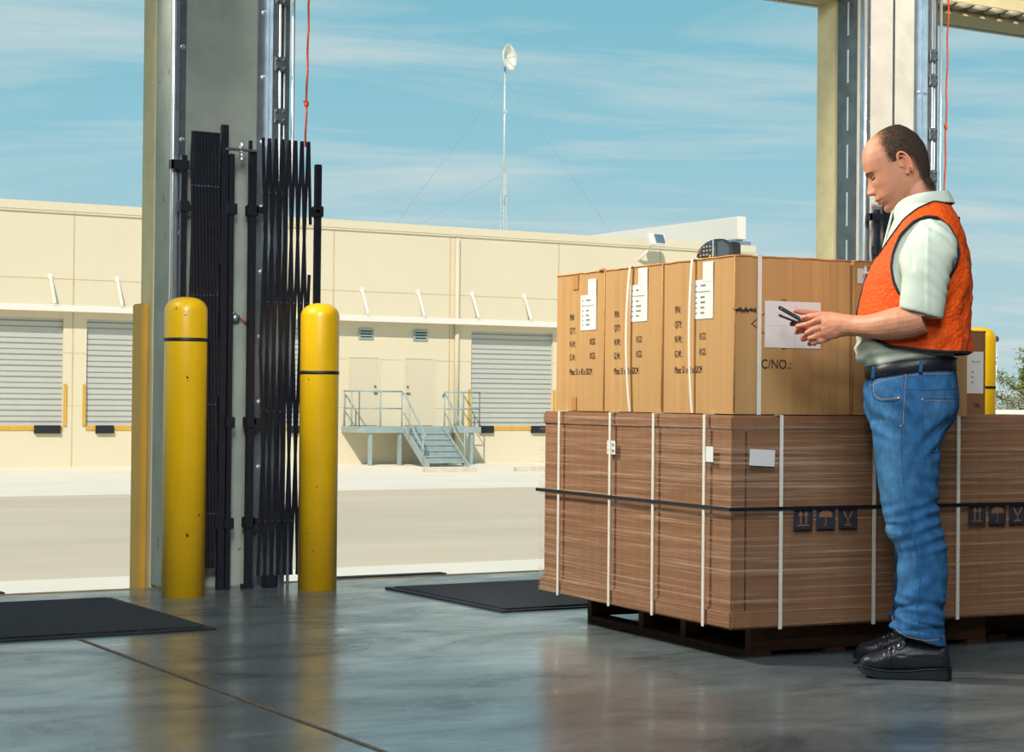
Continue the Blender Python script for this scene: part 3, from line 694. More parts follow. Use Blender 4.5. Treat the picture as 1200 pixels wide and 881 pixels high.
po = wempty('utility_pole', (87.7, 87.5, G), 0, 'thin grey utility pole rising behind the trees at right', 'pole')
MB().tube([(87.7, 87.5, G), (87.7, 87.5, 5.0)], .08, 10).build('shaft', M['mast'], po, smooth=True)
MB().ball((87.7, 87.5, 5.0), (.16, .16, .2)).build('pole_cap', M['ink_blue'], po)
for z, lab in ((5.95, 'thin power line crossing the sky at the right, upper of two'), (3.55, 'thin power line crossing the sky at the right, lower of two')):
    m = MB(); a, b = Vector((75, 96.6, z)), Vector((112, 72, z)); m.tube([a.lerp(b, k/20)-Vector((0, 0, 1.2*sin(pi*k/20))) for k in range(21)], .014, 5)
    tag(m.build('power_line', M['mast'], smooth=True), lab, 'wire')

# ================================================================== LOAD OF CARTONS
LA = radians(-4.6)                           # the load stands slightly askew
LC = (3.814, 5.006)                          # near lower corner of the big wrapped carton
ZB, ZT = .112, .826
LLEN, LDEP = 2.35, 1.39                      # along the room, towards the openings
# wooden pallets under the load; local x along the load, y towards the openings
def pallet(loc, lx, ly, label, seed, stringers):
    r = empty('wooden_pallet', (loc[0], loc[1], 0), LA, label, 'pallet')
    for k in range(6):
        y = k*(ly-.09)/5; MB().box((0, y, .094), (lx, y+.09, .109)).build('deck_board', M['wood'], r, bevel=.002)
    for y in stringers: MB().box((.0, y, .016), (lx, y+.038, .0935)).build('stringer', M['wood'], r, bevel=.002)
    for k in range(4):
        x = k*(lx-.085)/3; MB().box((x, 0, 0), (x+.085, ly, .0155)).build('bottom_board', M['wood'], r, bevel=.002)
    return r
pallet((3.985, 5.115), 1.02, 1.18, 'brown wooden pallet under the big wrapped carton, its left side showing', 1, (.0, .43, .735, 1.142))
pallet((5.085, 5.10), 1.02, 1.10, 'brown wooden pallet under the right end of the big wrapped carton, behind the man\'s shoes', 2, (.05, .50, 1.0))

big = empty('wrapped_carton', (LC[0], LC[1], ZB), LA, 'huge film wrapped brown carton with white and black straps, resting on the pallets', 'carton')
Hh = ZT-ZB
# body slightly bowed
def rounded_box(mb, a, b, bev=.008):
    mb.box(a, b)
MB().box((.006, .006, .02), (LLEN-.006, LDEP-.006, Hh-.02)).build('carton_body', M['card_dark'], big, bevel=.006)
MB().box((0, 0, Hh-.052), (LLEN, LDEP, Hh)).build('top_cap', M['card_dark'], big, bevel=.007)
MB().box((-.006, -.006, 0), (LLEN+.006, LDEP+.006, .062)).build('bottom_cap', M['card_dark'], big, bevel=.007)
MB().box((.055, -.0015, .062), (.058, .0055, Hh-.053)).each('corner_post_line', M['ink_soft'], big)
# film
def grid_face(mb, o, dx, dz, nx, nz, amp, nrm, seed):
    v = []; f = []
    for j in range(nz+1):
        for i in range(nx+1):
            p = Vector(o)+Vector(dx)*(i/nx)+Vector(dz)*(j/nz)
            a = amp*(mnoise.noise(Vector((i/nx*Vector(dx).length*2.2, j/nz*26, seed)))+.3)*min(1, 12*min(i/nx, 1-i/nx)+.15)
            v.append(p+Vector(nrm)*max(a, 0))
    for j in range(nz):
        for i in range(nx): k = j*(nx+1)+i; f.append((k, k+1, k+nx+2, k+nx+1))
    return mb.add(v, f)
m = MB()
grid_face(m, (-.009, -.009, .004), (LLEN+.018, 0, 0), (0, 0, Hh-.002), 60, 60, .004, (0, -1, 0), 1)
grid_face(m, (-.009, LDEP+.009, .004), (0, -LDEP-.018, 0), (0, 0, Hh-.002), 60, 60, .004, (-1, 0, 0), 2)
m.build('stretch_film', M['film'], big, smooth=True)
m = MB()          # loose tufts of film along the top edge
rr = random.Random(9)
for k in range(16):
    x = rr.uniform(-.01, .35) if k < 11 else rr.uniform(.9, 1.5); p = Vector((x, -.008, Hh-.02)); pts = [p]
    for i in range(6): p = p+Vector((rr.uniform(-.01, .05), rr.uniform(-.008, .004), rr.uniform(-.012, .016))); p.y = min(p.y, -.011); p.z = min(p.z, Hh+.01); pts.append(p)
    m.tube(pts, [(.001+.003*rr.random(), .001)]*7, 4)
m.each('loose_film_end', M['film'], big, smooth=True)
# straps: white ones run vertically, the black one runs round
def lstrap(name, mt_, segs): return [MB().box(*s_).build(name, mt_, big) for s_ in segs]
yl = [1.215, .805, .487, .145]
for i, y in enumerate(yl): MB().box((-.0165, y, -.003), (-.0135, y+.0135, Hh+.003)).box((-.0165, y, Hh+.001), (.25, y+.0135, Hh+.003)).build('white_strap', M['strap_white'], big)
for x in (.18, .565, .93, 1.30): MB().box((x, -.0165, -.003), (x+.0135, -.0135, Hh+.003)).box((x, -.0165, Hh+.001), (x+.0135, .02, Hh+.003)).build('white_strap', M['strap_white'], big)
zs_ = .395
MB().box((-.0195, -.0195, zs_), (LLEN+.02, -.0175, zs_+.013)).box((-.0195, -.0195, zs_), (-.0175, LDEP+.02, zs_+.013)).build('black_strap', M['strap_black'], big)
# labels, small ones on the left face, a big pale one on the right face
def lab_left(y0, z0, w_, h_, n_): return MB().box((-.0125, y0, z0), (-.0115, y0+w_, z0+h_)).build(n_, M['paper'], big)
l1 = lab_left(.775, .560, .062, .050, 'small_label'); MB().box((-.0131, .782, .568), (-.0126, .800, .578)).box((-.0131, .784, .590), (-.0126, .798, .600)).box((-.0131, .822, .572), (-.0126, .832, .578)).build('label_print', M['ink_faint'], l1)
lab_left(.098, .555, .055, .052, 'small_label')
MB().box((.06, -.0150, .545), (.16, -.0140, .60), Matrix.Translation((.11, 0, .57))@Matrix.Rotation(.05, 4, 'Y')@Matrix.Translation((-.11, 0, -.57))).build('tape_patch', M['paper'], big)
# handling symbols
def symbols(x0, z0, s):
    base = -.0127
    q = []
    for k in range(3): MB().box((x0+k*s*1.18, base, z0), (x0+k*s*1.18+s, base+.0006, z0+s)).build('handling_symbol', M['ink_blue'], big); q.append(x0+k*s*1.18)
    m = MB(); y0_, y1_ = base-.0008, base-.0002
    def bar(a, b, c, d): m.box((a, y0_, b), (c, y1_, d))
    x = q[0]; bar(x+.2*s, z0+.14*s, x+.8*s, z0+.20*s)
    for ax in (.36, .64):
        bar(x+(ax-.04)*s, z0+.24*s, x+(ax+.04)*s, z0+.60*s)
        m.add([(x+(ax-.13)*s, y0_, z0+.58*s), (x+(ax+.13)*s, y0_, z0+.58*s), (x+ax*s, y0_, z0+.84*s)], [(0, 1, 2)])
    x = q[1]; m.add([(x+.5*s, y0_, z0+.5*s)]+[(x+.5*s+.36*s*cos(a), y0_, z0+.5*s+.34*s*sin(a)) for a in [pi*i/10 for i in range(11)]], [(0, i+1, i+2) for i in range(10)])
    bar(x+.48*s, z0+.16*s, x+.52*s, z0+.5*s); bar(x+.38*s, z0+.13*s, x+.50*s, z0+.17*s)
    x = q[2]; m.add([(x+.5*s, y0_, z0+.42*s)]+[(x+.5*s+.26*s*cos(a), y0_, z0+.86*s-.44*s*sin(a)) for a in [pi*i/10 for i in range(11)]], [(0, i+1, i+2) for i in range(10)])
    bar(x+.47*s, z0+.16*s, x+.53*s, z0+.44*s); bar(x+.3*s, z0+.12*s, x+.7*s, z0+.18*s)
    m.each('symbol_mark', M['card_dark'], big, recalc=False)
symbols(.240, .330, .078); symbols(.985, .330, .078)

# ------------------------------------------------------------------ upper cartons
lx, ly = Vector((cos(LA), sin(LA), 0)), Vector((-sin(LA), cos(LA), 0))
def lp(x, y): p = Vector((LC[0], LC[1], 0))+lx*x+ly*y; return (p.x, p.y, ZT+.004)
def carton(x, y, sx, sy, sz, label, rz=0, flaps=True, mat_=None, seed=0):
    r = empty('cardboard_box', lp(x, y), LA+rz, label, 'cardboard box', 'cartons standing on the wrapped load')
    rr = random.Random(seed); mat_ = mat_ or M['card']
    n = 14; m = MB()
    # sides slightly bowed, top rim worn: a subdivided box
    def P(a, b, c):
        q = Vector((a*sx, b*sy, c*sz)); u = mnoise.noise(Vector((a*3+seed, b*3, c*3)))*.003
        bow = .004*sin(pi*c)*((sin(pi*b) if a in (0, 1) else 0)*(1 if a == 1 else -1))
        bow2 = .004*sin(pi*c)*((sin(pi*a) if b in (0, 1) else 0)*(1 if b == 1 else -1))
        q.x += bow*.6; q.y += bow2*.5; q.z += (u*1.4 if c > .98 else 0); return q
    for fx in range(6):
        v = []; f = []
        for i in range(n+1):
            for j in range(n+1):
                s_, t_ = i/n, j/n
                a = [(0, 1-s_, t_), (1, s_, t_), (s_, 0, t_), (1-s_, 1, t_), (s_, t_, 1), (s_, 1-t_, 0)][fx]; v.append(P(*a))
        for i in range(n):
            for j in range(n): k = i*(n+1)+j; f.append((k, k+n+1, k+n+2, k+1))
        m.add(v, f)
    body = m.build('carton_body', mat_, r)
    bm = bmesh.new(); bm.from_mesh(body.data); bmesh.ops.remove_doubles(bm, verts=bm.verts, dist=1e-4); bmesh.ops.recalc_face_normals(bm, faces=bm.faces); bm.to_mesh(body.data); bm.free()
    # folded, slightly worn flap edges on top and the vertical glued edge
    m = MB()
    for (a, b) in (((0, 0), (1, 0)), ((0, 0), (0, 1))):
        pts = []; k = 22
        for i in range(k+1):
            t = i/k; pts.append((a[0]*sx+(b[0]-a[0])*sx*t, a[1]*sy+(b[1]-a[1])*sy*t, sz+.001+.003*mnoise.noise(Vector((t*7, seed, a[0]+b[1])))))
        m.tube(pts, [(.0035, .0035)]*(k+1), 6)
    m.tube([(0, 0, .005), (-.001, -.001, sz*.5), (0, 0, sz)], .003, 6)
    m.build('worn_flap_edge', M['card_edge'], r, smooth=True)
    if flaps:
        MB().box((.01, sy*.5-.001, sz+.0005), (sx-.01, sy*.5+.001, sz+.003)).build('top_flap_seam', M['ink'], r)
        MB().box((.002, sy*.5-.03, sz+.003), (sx-.002, sy*.5+.03, sz+.0036)).build('sealing_tape', M['tape'], r)
    return r
def print_left(r, sy, lines, w_total):
    """printing on the face that looks left; text runs from the far edge towards the near corner"""
    for (s_, yy, zz, size, sxx) in lines:
        t_ = text_mb(s_, size, sxx, .0003); xf(t_, face_mt((-.0030, sy-yy, zz), (0, -1, 0))); t_.build('printed_text', M['ink'], r, recalc=False)
SZ = .530
def case(x, y, sx, sy, label, seed, tpos, lab, strap=None):
    r = carton(x, y, sx, sy, SZ, label, seed=seed)
    t0 = tpos
    L = [('P/N:', t0, .352, .034, .62), ('QTY:', t0, .300, .034, .62), ('N.W.:', t0, .248, .034, .62), ('G.W.:', t0, .196, .034, .62), ('Meas: 51 x 42 x 52CM', t0, .140, .034, .59),
         ('KGS', t0+.165, .254, .034, .66), ('KGS', t0+.165, .200, .034, .66)]
    print_left(r, sy, L, .3)
    ly0, lz0 = lab
    p = MB().box((-.0042, sy-ly0-.125, lz0), (-.0030, sy-ly0, lz0+.135)).box((-.0050, sy-ly0-.125, lz0+.128), (-.0038, sy-ly0-.060, lz0+.195)).build('paper_label', M['paper'], r)
    m = MB()
    rr = random.Random(seed)
    for k, zz in enumerate((.112, .092, .072, .054, .036, .018)):
        m.box((-.0048, sy-ly0-.022, lz0+zz), (-.0043, sy-ly0-.012, lz0+zz+.005))
        if k == 1: m.box((-.0048, sy-ly0-.105, lz0+zz), (-.0043, sy-ly0-.028, lz0+zz+.0025))
        else: m.box((-.0048, sy-ly0-.072+rr.uniform(-.01, .01), lz0+zz), (-.0043, sy-ly0-.045, lz0+zz+.006))
    m.build('label_print', M['ink_faint'], p)
    if strap is not None:
        y = sy-strap; m = MB(); n = 24; pts = []
        # strap bows away from the side, goes over the top
        for k in range(n+1):
            t = k/n; pts.append((-.008-.010*sin(pi*t)**.7-.004*t, y+(.012*sin(pi*t) if seed == 2 else .004*sin(pi*t)), .002+(SZ+.002)*t))
        pts += [(.02, y-.003, SZ+.008), (.12, y-.002, SZ+.007), (sx, y, SZ+.007)]
        m.tube(pts, [(.0075, .0012)]*len(pts), 8); o = m.build('white_strap', M['strap_white'], r, smooth=False)
    return r
cA = case(.018, .920, .47, .39, 'brown carton with paper label and brown tape strips, farthest from the man', 1, .115, (.205, .310))
MB().box((-.0042, .39-.16-.022, .47), (-.0028, .39-.16+.022, SZ-.004)).box((-.0042, .39-.155-.018, .002), (-.0028, .39-.155+.018, .055)).build('brown_tape', M['tape'], cA)
MB().ball((0, .02, SZ+.005), (.012, .02, .007), 10, 6).build('torn_corner', M['card_edge'], cA)
cB = case(.018, .492, .47, .422, 'brown carton with a bowed white strap, middle one of the three labelled at left', 2, .075, (.195, .330), .205)
cC = case(.020, .022, .470, .460, 'brown corner carton with split seam and the keypad scanner on top', 3, .078, (.205, .325), .205)
# corner carton, right face: split seam, white strap, big label, C/NO. print
yv = -.0030
m = MB(); rr = random.Random(4); z = .345; pts = []
for i in range(34):
    t = i/33; pts.append((.0+t*.085, yv-.0006, .352+rr.uniform(-.004, .004)-t*.004))
for a, b in zip(pts[:-1], pts[1:]): m.tube([a, b], rr.uniform(.0012, .0035), 5)
for i in range(14):
    x = rr.uniform(-.004, .085); m.tube([(x, yv, .350+rr.uniform(-.004, .006)), (x+rr.uniform(-.012, .012), yv-.004, .350+rr.uniform(-.010, .010))], .0014, 4)
m.build('torn_seam', M['ink'], cC)
MB().box((.086, yv-.006, -.002), (.1015, yv-.0035, SZ+.006)).box((.086, yv-.006, SZ+.004), (.1015, .46, SZ+.0065)).build('white_strap', M['strap_white'], cC)
lab = MB().box((.118, yv-.0014, .225), (.345, yv-.0002, .383)).build('large_paper_label', M['paper'], cC)
MB().box((.118, yv-.0018, .30), (.345, yv-.0015, .3005)).box((.240, yv-.0018, .225), (.2405, yv-.0015, .383)).build('label_crease', M['ink_faint'], lab)
m = MB()
def dia(cx, cz, rx, rz_):      # printed diamond outline partly under the label
    P_ = [(cx-rx, cz), (cx, cz+rz_), (cx+rx, cz), (cx, cz-rz_)]
    for i in range(4):
        a, b = P_[i], P_[(i+1) % 4]; m.tube([(a[0], yv+.0001, a[1]), (b[0], yv+.0001, b[1])], [(.0012, .0012)]*2, 4)
dia(.195, .305, .130, .086); m.build('printed_diamond', M['ink'], cC)
t_ = text_mb('C/NO.:', .044, .92, .0003); xf(t_, face_mt((.104, yv-.0003, .155), (1, 0, 0))); t_.build('printed_text', M['ink'], cC, recalc=False)
m = MB()
for x in (.232, .305, .355, .385, .415): m.box((x, yv-.0003, .01), (x+.0016, yv+.0006, SZ-.01))
m.each('pressed_crease', M['card_edge'], cC)
# next carton behind the man
cD = carton(.503, .02, .498, .46, SZ, 'brown carton behind the man\'s chest, small handwritten label at its top corner', seed=5)
lab = MB().box((.014, yv-.0012, .455), (.095, yv+.0002, .507)).build('small_label', M['paper'], cD)
t_ = text_mb('KA', .026, .8, .0002); xf(t_, face_mt((.036, yv-.0016, .470), (1, 0, .08))); t_.build('handwriting', M['ink_faint'], lab, recalc=False)
m = MB()
for x in (.008, .100, .118): m.box((x, yv-.0003, .01), (x+.0022, yv+.0006, SZ-.01))
m.each('pressed_crease', M['card_edge'], cD)
cF = carton(1.185, .62, .405, .40, .33, 'low brown carton, shade put into its dark colour, with large grey label, between man and yellow bollard', seed=6, mat_=M['card_dark'])  # darker card stands for the shade this carton sits in
lab = MB().box((.22, yv-.0012, .083), (.392, yv+.0002, .25)).build('large_paper_label', M['paper'], cF)
m = MB(); 
t_ = text_mb('Part Nbr', .014, .9, .0002); xf(t_, face_mt((.332, yv-.0016, .205), (1, 0, 0))); join(m, t_)
for zz in (.165, .145, .125): m.box((.332, yv-.0018, zz), (.341, yv-.0014, zz+.006))
m.build('label_print', M['ink_faint'], lab, recalc=False)
t_ = text_mb('T82', .024, .9, .0003); xf(t_, face_mt((.340, yv-.0004, .028), (1, 0, 0))); t_.build('printed_text', M['ink'], cF, recalc=False)

# ------------------------------------------------------------------ keypad device on the corner carton
dv = empty('barcode_scanner', (3.864, 5.276, ZT+.004), radians(53), 'dark keypad barcode scanner lying on top of the corner carton', 'scanner')
dv.location.z += SZ+.008; dv.scale = (.86, .86, .84)
# its face looks left; local x into the carton, -y to the right in view
m = MB(); prof = []
N = 26
# egg shaped face outline in (s along -y, z)
def egg(t):   # t 0..1 along length .21
    return .088*sin(pi*min(1, t*1.0)**.72)**.62 if t < .999 else 0
rings = []
out = [(-.005, 0), (-.003, .018), (.010, .045), (.032, .064), (.060, .078), (.090, .082), (.115, .078), (.132, .064), (.142, .045), (.145, 0)]
mt_ = Matrix(((0, 0, 1, 0), (-1, 0, 0, 0), (0, 1, 0, 0), (0, 0, 0, 1)))
body = MB().prism(out, 0, .055, mt_).build('scanner_body', M['dark_plastic'], dv, bevel=.006, seg=3)
MB().prism([(.075, .004), (.075, .072), (.100, .073), (.120, .062), (.130, .040), (.130, .004)], -.006, .002, mt_).build('display', M['blue_grey'], dv, bevel=.004)
MB().prism([(.058, .004), (.058, .074), (.064, .076), (.064, .004)], -.005, .002, mt_).build('silver_trim', M['galv'], dv)
MB().prism([(.068, .004), (.068, .045), (.071, .045), (.071, .004)], -.005, .002, mt_).build('green_strip', M['green_strip'], dv)
m = MB(); keys = []
for i in range(4):
    for j in range(4):
        s_ = .012+i*.0125; z = .010+j*.0165+.002*i
        lim = .018+ (s_)**.6*.42
        if z+.006 < float(np.interp(s_-.004, [-.005, -.003, .010, .032, .060], [0, .018, .045, .064, .078])) and not (i == 3 and j == 3) and not (i == 0 and j == 1) and not (i == 3 and j == 0): keys.append((s_, z))
for s_, z in keys: MB().prism([(s_-.003, z-.004), (s_+.003, z-.004), (s_+.003, z+.004), (s_-.003, z+.004)], -.005, .001, mt_).build('key', M['pale_key'], dv, bevel=.001, seg=1)
for (s_, z, mm) in ((.004, .022, 'red_key'), (.049, .062, 'blue_key'), (.049, .008, 'yellow_key')):
    MB().prism([(s_-.004, z-.006), (s_+.004, z-.006), (s_+.004, z+.006), (s_-.004, z+.006)], -.0055, .001, mt_).build('key', M[mm], dv, bevel=.001, seg=1)
MB().prism([(.128, 0), (.128, .070), (.160, .070), (.172, .062), (.172, 0)], .012, .075, mt_).build('scan_head', M['rubber'], dv, bevel=.004)

# ================================================================== THE MAN
# local frame: x forwards (the way he faces), y towards his left, z up
def sm(a, b, x): t = np.clip((x-a)/(b-a), 0, 1); return t*t*(3-2*t)
def gs(x, s): return np.exp(-(x/s)**2)
def ctl(z, pts):
    p = sorted(pts); return np.interp(z, [q[0] for q in p], [q[1] for q in p])
def smooth1(a, n):
    for _ in range(n): b = a.copy(); b[1:-1] = (a[:-2]+2*a[1:-1]+a[2:])/4; a = b
    return a
def grid_faces(nr, nc, caps=True):
    f = [(i*nc+k, i*nc+(k+1) % nc, (i+1)*nc+(k+1) % nc, (i+1)*nc+k) for i in range(nr-1) for k in range(nc)]
    if caps: f += [tuple(range(nc-1, -1, -1)), tuple((nr-1)*nc+k for k in range(nc))]
    return f
def se(c, s, p): return np.sign(c)*np.abs(c)**(2/p)
def ring_loft(rows, nc=64):
    """rows: (z, front, back, half width, y centre, exponent, tilt); horizontal rings"""
    th = np.linspace(0, 2*pi, nc, endpoint=False); V = []
    for (z, f, b, w_, yc, p, tl) in rows:
        uc, hu = (f+b)/2, (f-b)/2; u = uc+hu*se(np.cos(th), 0, p); y = yc+w_*se(np.sin(th), 0, p)
        V.append(np.stack([u, y, z+tl*(u-uc)/hu], 1))
    V = np.concatenate(V); return V, grid_faces(len(rows), nc)
def dense(rows, n):
    R = np.array(rows, float); R = R[R[:, 0].argsort()]; z = np.linspace(R[0, 0], R[-1, 0], n); out = [z]
    for k in range(1, R.shape[1]): out.append(smooth1(np.interp(z, R[:, 0], R[:, k]), 4))
    return np.stack(out, 1)
def remesh(mb, voxel, smooth=3, fac=.5):
    me = mb.mesh('t'); bm = bmesh.new(); bm.from_mesh(me); bmesh.ops.recalc_face_normals(bm, faces=bm.faces); bm.to_mesh(me); bm.free()
    ob = bpy.data.objects.new('t', me); COL.objects.link(ob)
    r = ob.modifiers.new('r', 'REMESH'); r.mode = 'VOXEL'; r.voxel_size = voxel; r.use_smooth_shade = True
    if smooth: s_ = ob.modifiers.new('s', 'SMOOTH'); s_.factor = fac; s_.iterations = smooth
    dg = bpy.context.evaluated_depsgraph_get(); dg.update()
    me2 = bpy.data.meshes.new_from_object(ob.evaluated_get(dg)); bpy.data.objects.remove(ob); bpy.data.meshes.remove(me); return me2
def getv(me): a = np.empty(len(me.vertices)*3, np.float32); me.vertices.foreach_get('co', a); return a.reshape(-1, 3).astype(float)
def setv(me, a): me.vertices.foreach_set('co', a.astype(np.float32).ravel()); me.update()
def getn(me): a = np.empty(len(me.vertices)*3, np.float32); me.vertices.foreach_get('normal', a); return a.reshape(-1, 3).astype(float)
def setcol(me, c, name='Col'):
    at = me.color_attributes.new(name, 'FLOAT_COLOR', 'POINT'); d = np.ones((len(me.vertices), 4), np.float32); d[:, :3] = c; at.data.foreach_set('color', d.ravel())
def obj(name, me, m, parent, smooth=True):
    if smooth: me.shade_smooth()
    me.materials.clear(); me.materials.append(m); o = bpy.data.objects.new(name, me); COL.objects.link(o); o.parent = parent; me.name = name; return o
def bvh(me): return BVHTree.FromPolygons([tuple(v.co) for v in me.vertices], [tuple(p.vertices) for p in me.polygons])
# cheap smooth value noise, vectorised
_T = rng.random((32, 32, 32))
def vn(x, y, z):
    xi, yi, zi = np.floor(x).astype(int), np.floor(y).astype(int), np.floor(z).astype(int); fx, fy, fz = x-xi, y-yi, z-zi
    fx, fy, fz = fx*fx*(3-2*fx), fy*fy*(3-2*fy), fz*fz*(3-2*fz); r = 0
    for a in (0, 1):
        for b in (0, 1):
            for c in (0, 1): r = r+_T[(xi+a) % 32, (yi+b) % 32, (zi+c) % 32]*(fx if a else 1-fx)*(fy if b else 1-fy)*(fz if c else 1-fz)
    return r-.5

def skin_mat():
    m = pm('skin', lin((206, 144, 112)), .5, var=.05, vs=30, bump=.12, bs=220, attr='Col', spec=.4)
    b = m.node_tree.nodes['Principled BSDF']; b.inputs['Subsurface Weight'].default_value = .12; b.inputs['Subsurface Radius'].default_value = (.02, .007, .004); b.inputs['Subsurface Scale'].default_value = .5
    return m
M['skin'] = skin_mat()
M['shirt'] = pm('pale green shirt cotton', lin((206, 218, 200)), .85, var=.03, vs=5, bump=.15, bs=500, spec=.2)
M['vest'] = pm('orange mesh vest fabric', lin((255, 92, 24)), .6, var=.12, vs=110, bump=.7, bs=90, spec=.25)
M['piping'] = pm('black piping', lin((24, 28, 36)), .7)
M['denim'] = pm('washed blue denim', lin((58, 108, 152)), .9, var=.24, vs=34, bump=.16, bs=420, scale=(1, 1, .6), attr='Col', spec=.15)
M['denim_seam'] = pm('denim seam', lin((52, 98, 142)), .9, var=.3, vs=120, spec=.1)
M['thread'] = pm('tan thread', lin((196, 146, 92)), .8, var=.3, vs=200)
M['leather'] = pm('black leather', lin((28, 31, 38)), .42, var=.2, vs=30, bump=.15, bs=150)
M['sole'] = pm('black rubber sole', lin((24, 28, 34)), .6, var=.15, vs=30)
M['lash'] = pm('dark lashes', lin((48, 32, 26)), .8)
M['nail'] = pm('fingernail', lin((228, 176, 150)), .35, var=.03)
M['button'] = pm('copper rivet', lin((206, 150, 112)), .35, .7)
def hair_mat():
    m = pm('cropped dark hair', lin((104, 86, 68)), .8, vs=230, bump=1, bs=380, spec=.2, col2=lin((44, 37, 34))); nt = m.node_tree; out = nt.nodes['Material Output']; b = nt.nodes['Principled BSDF']
    at = nn(nt, 'ShaderNodeAttribute', attribute_name='fade'); t = nn(nt, 'ShaderNodeTexCoord'); n = nn(nt, 'ShaderNodeTexNoise', inp={'Scale': 520, 'Detail': 2}); nt.links.new(t.outputs['Object'], n.inputs['Vector'])
    g = nn(nt, 'ShaderNodeMapRange', inp={'From Min': .28, 'From Max': .72, 'To Min': .0, 'To Max': 1}); nt.links.new(n.outputs[0], g.inputs[0])
    s_ = nn(nt, 'ShaderNodeMath', operation='SUBTRACT'); nt.links.new(at.outputs['Fac'], s_.inputs[0]); nt.links.new(g.outputs[0], s_.inputs[1])
    c = nn(nt, 'ShaderNodeMapRange', inp={'From Min': -.1, 'From Max': .1}); nt.links.new(s_.outputs[0], c.inputs[0])
    tr = nn(nt, 'ShaderNodeBsdfTransparent'); ms = nn(nt, 'ShaderNodeMixShader'); nt.links.new(c.outputs[0], ms.inputs[0]); nt.links.new(tr.outputs[0], ms.inputs[1]); nt.links.new(b.outputs[0], ms.inputs[2]); nt.links.new(ms.outputs[0], out.inputs[0]); return m
M['hair'] = hair_mat()

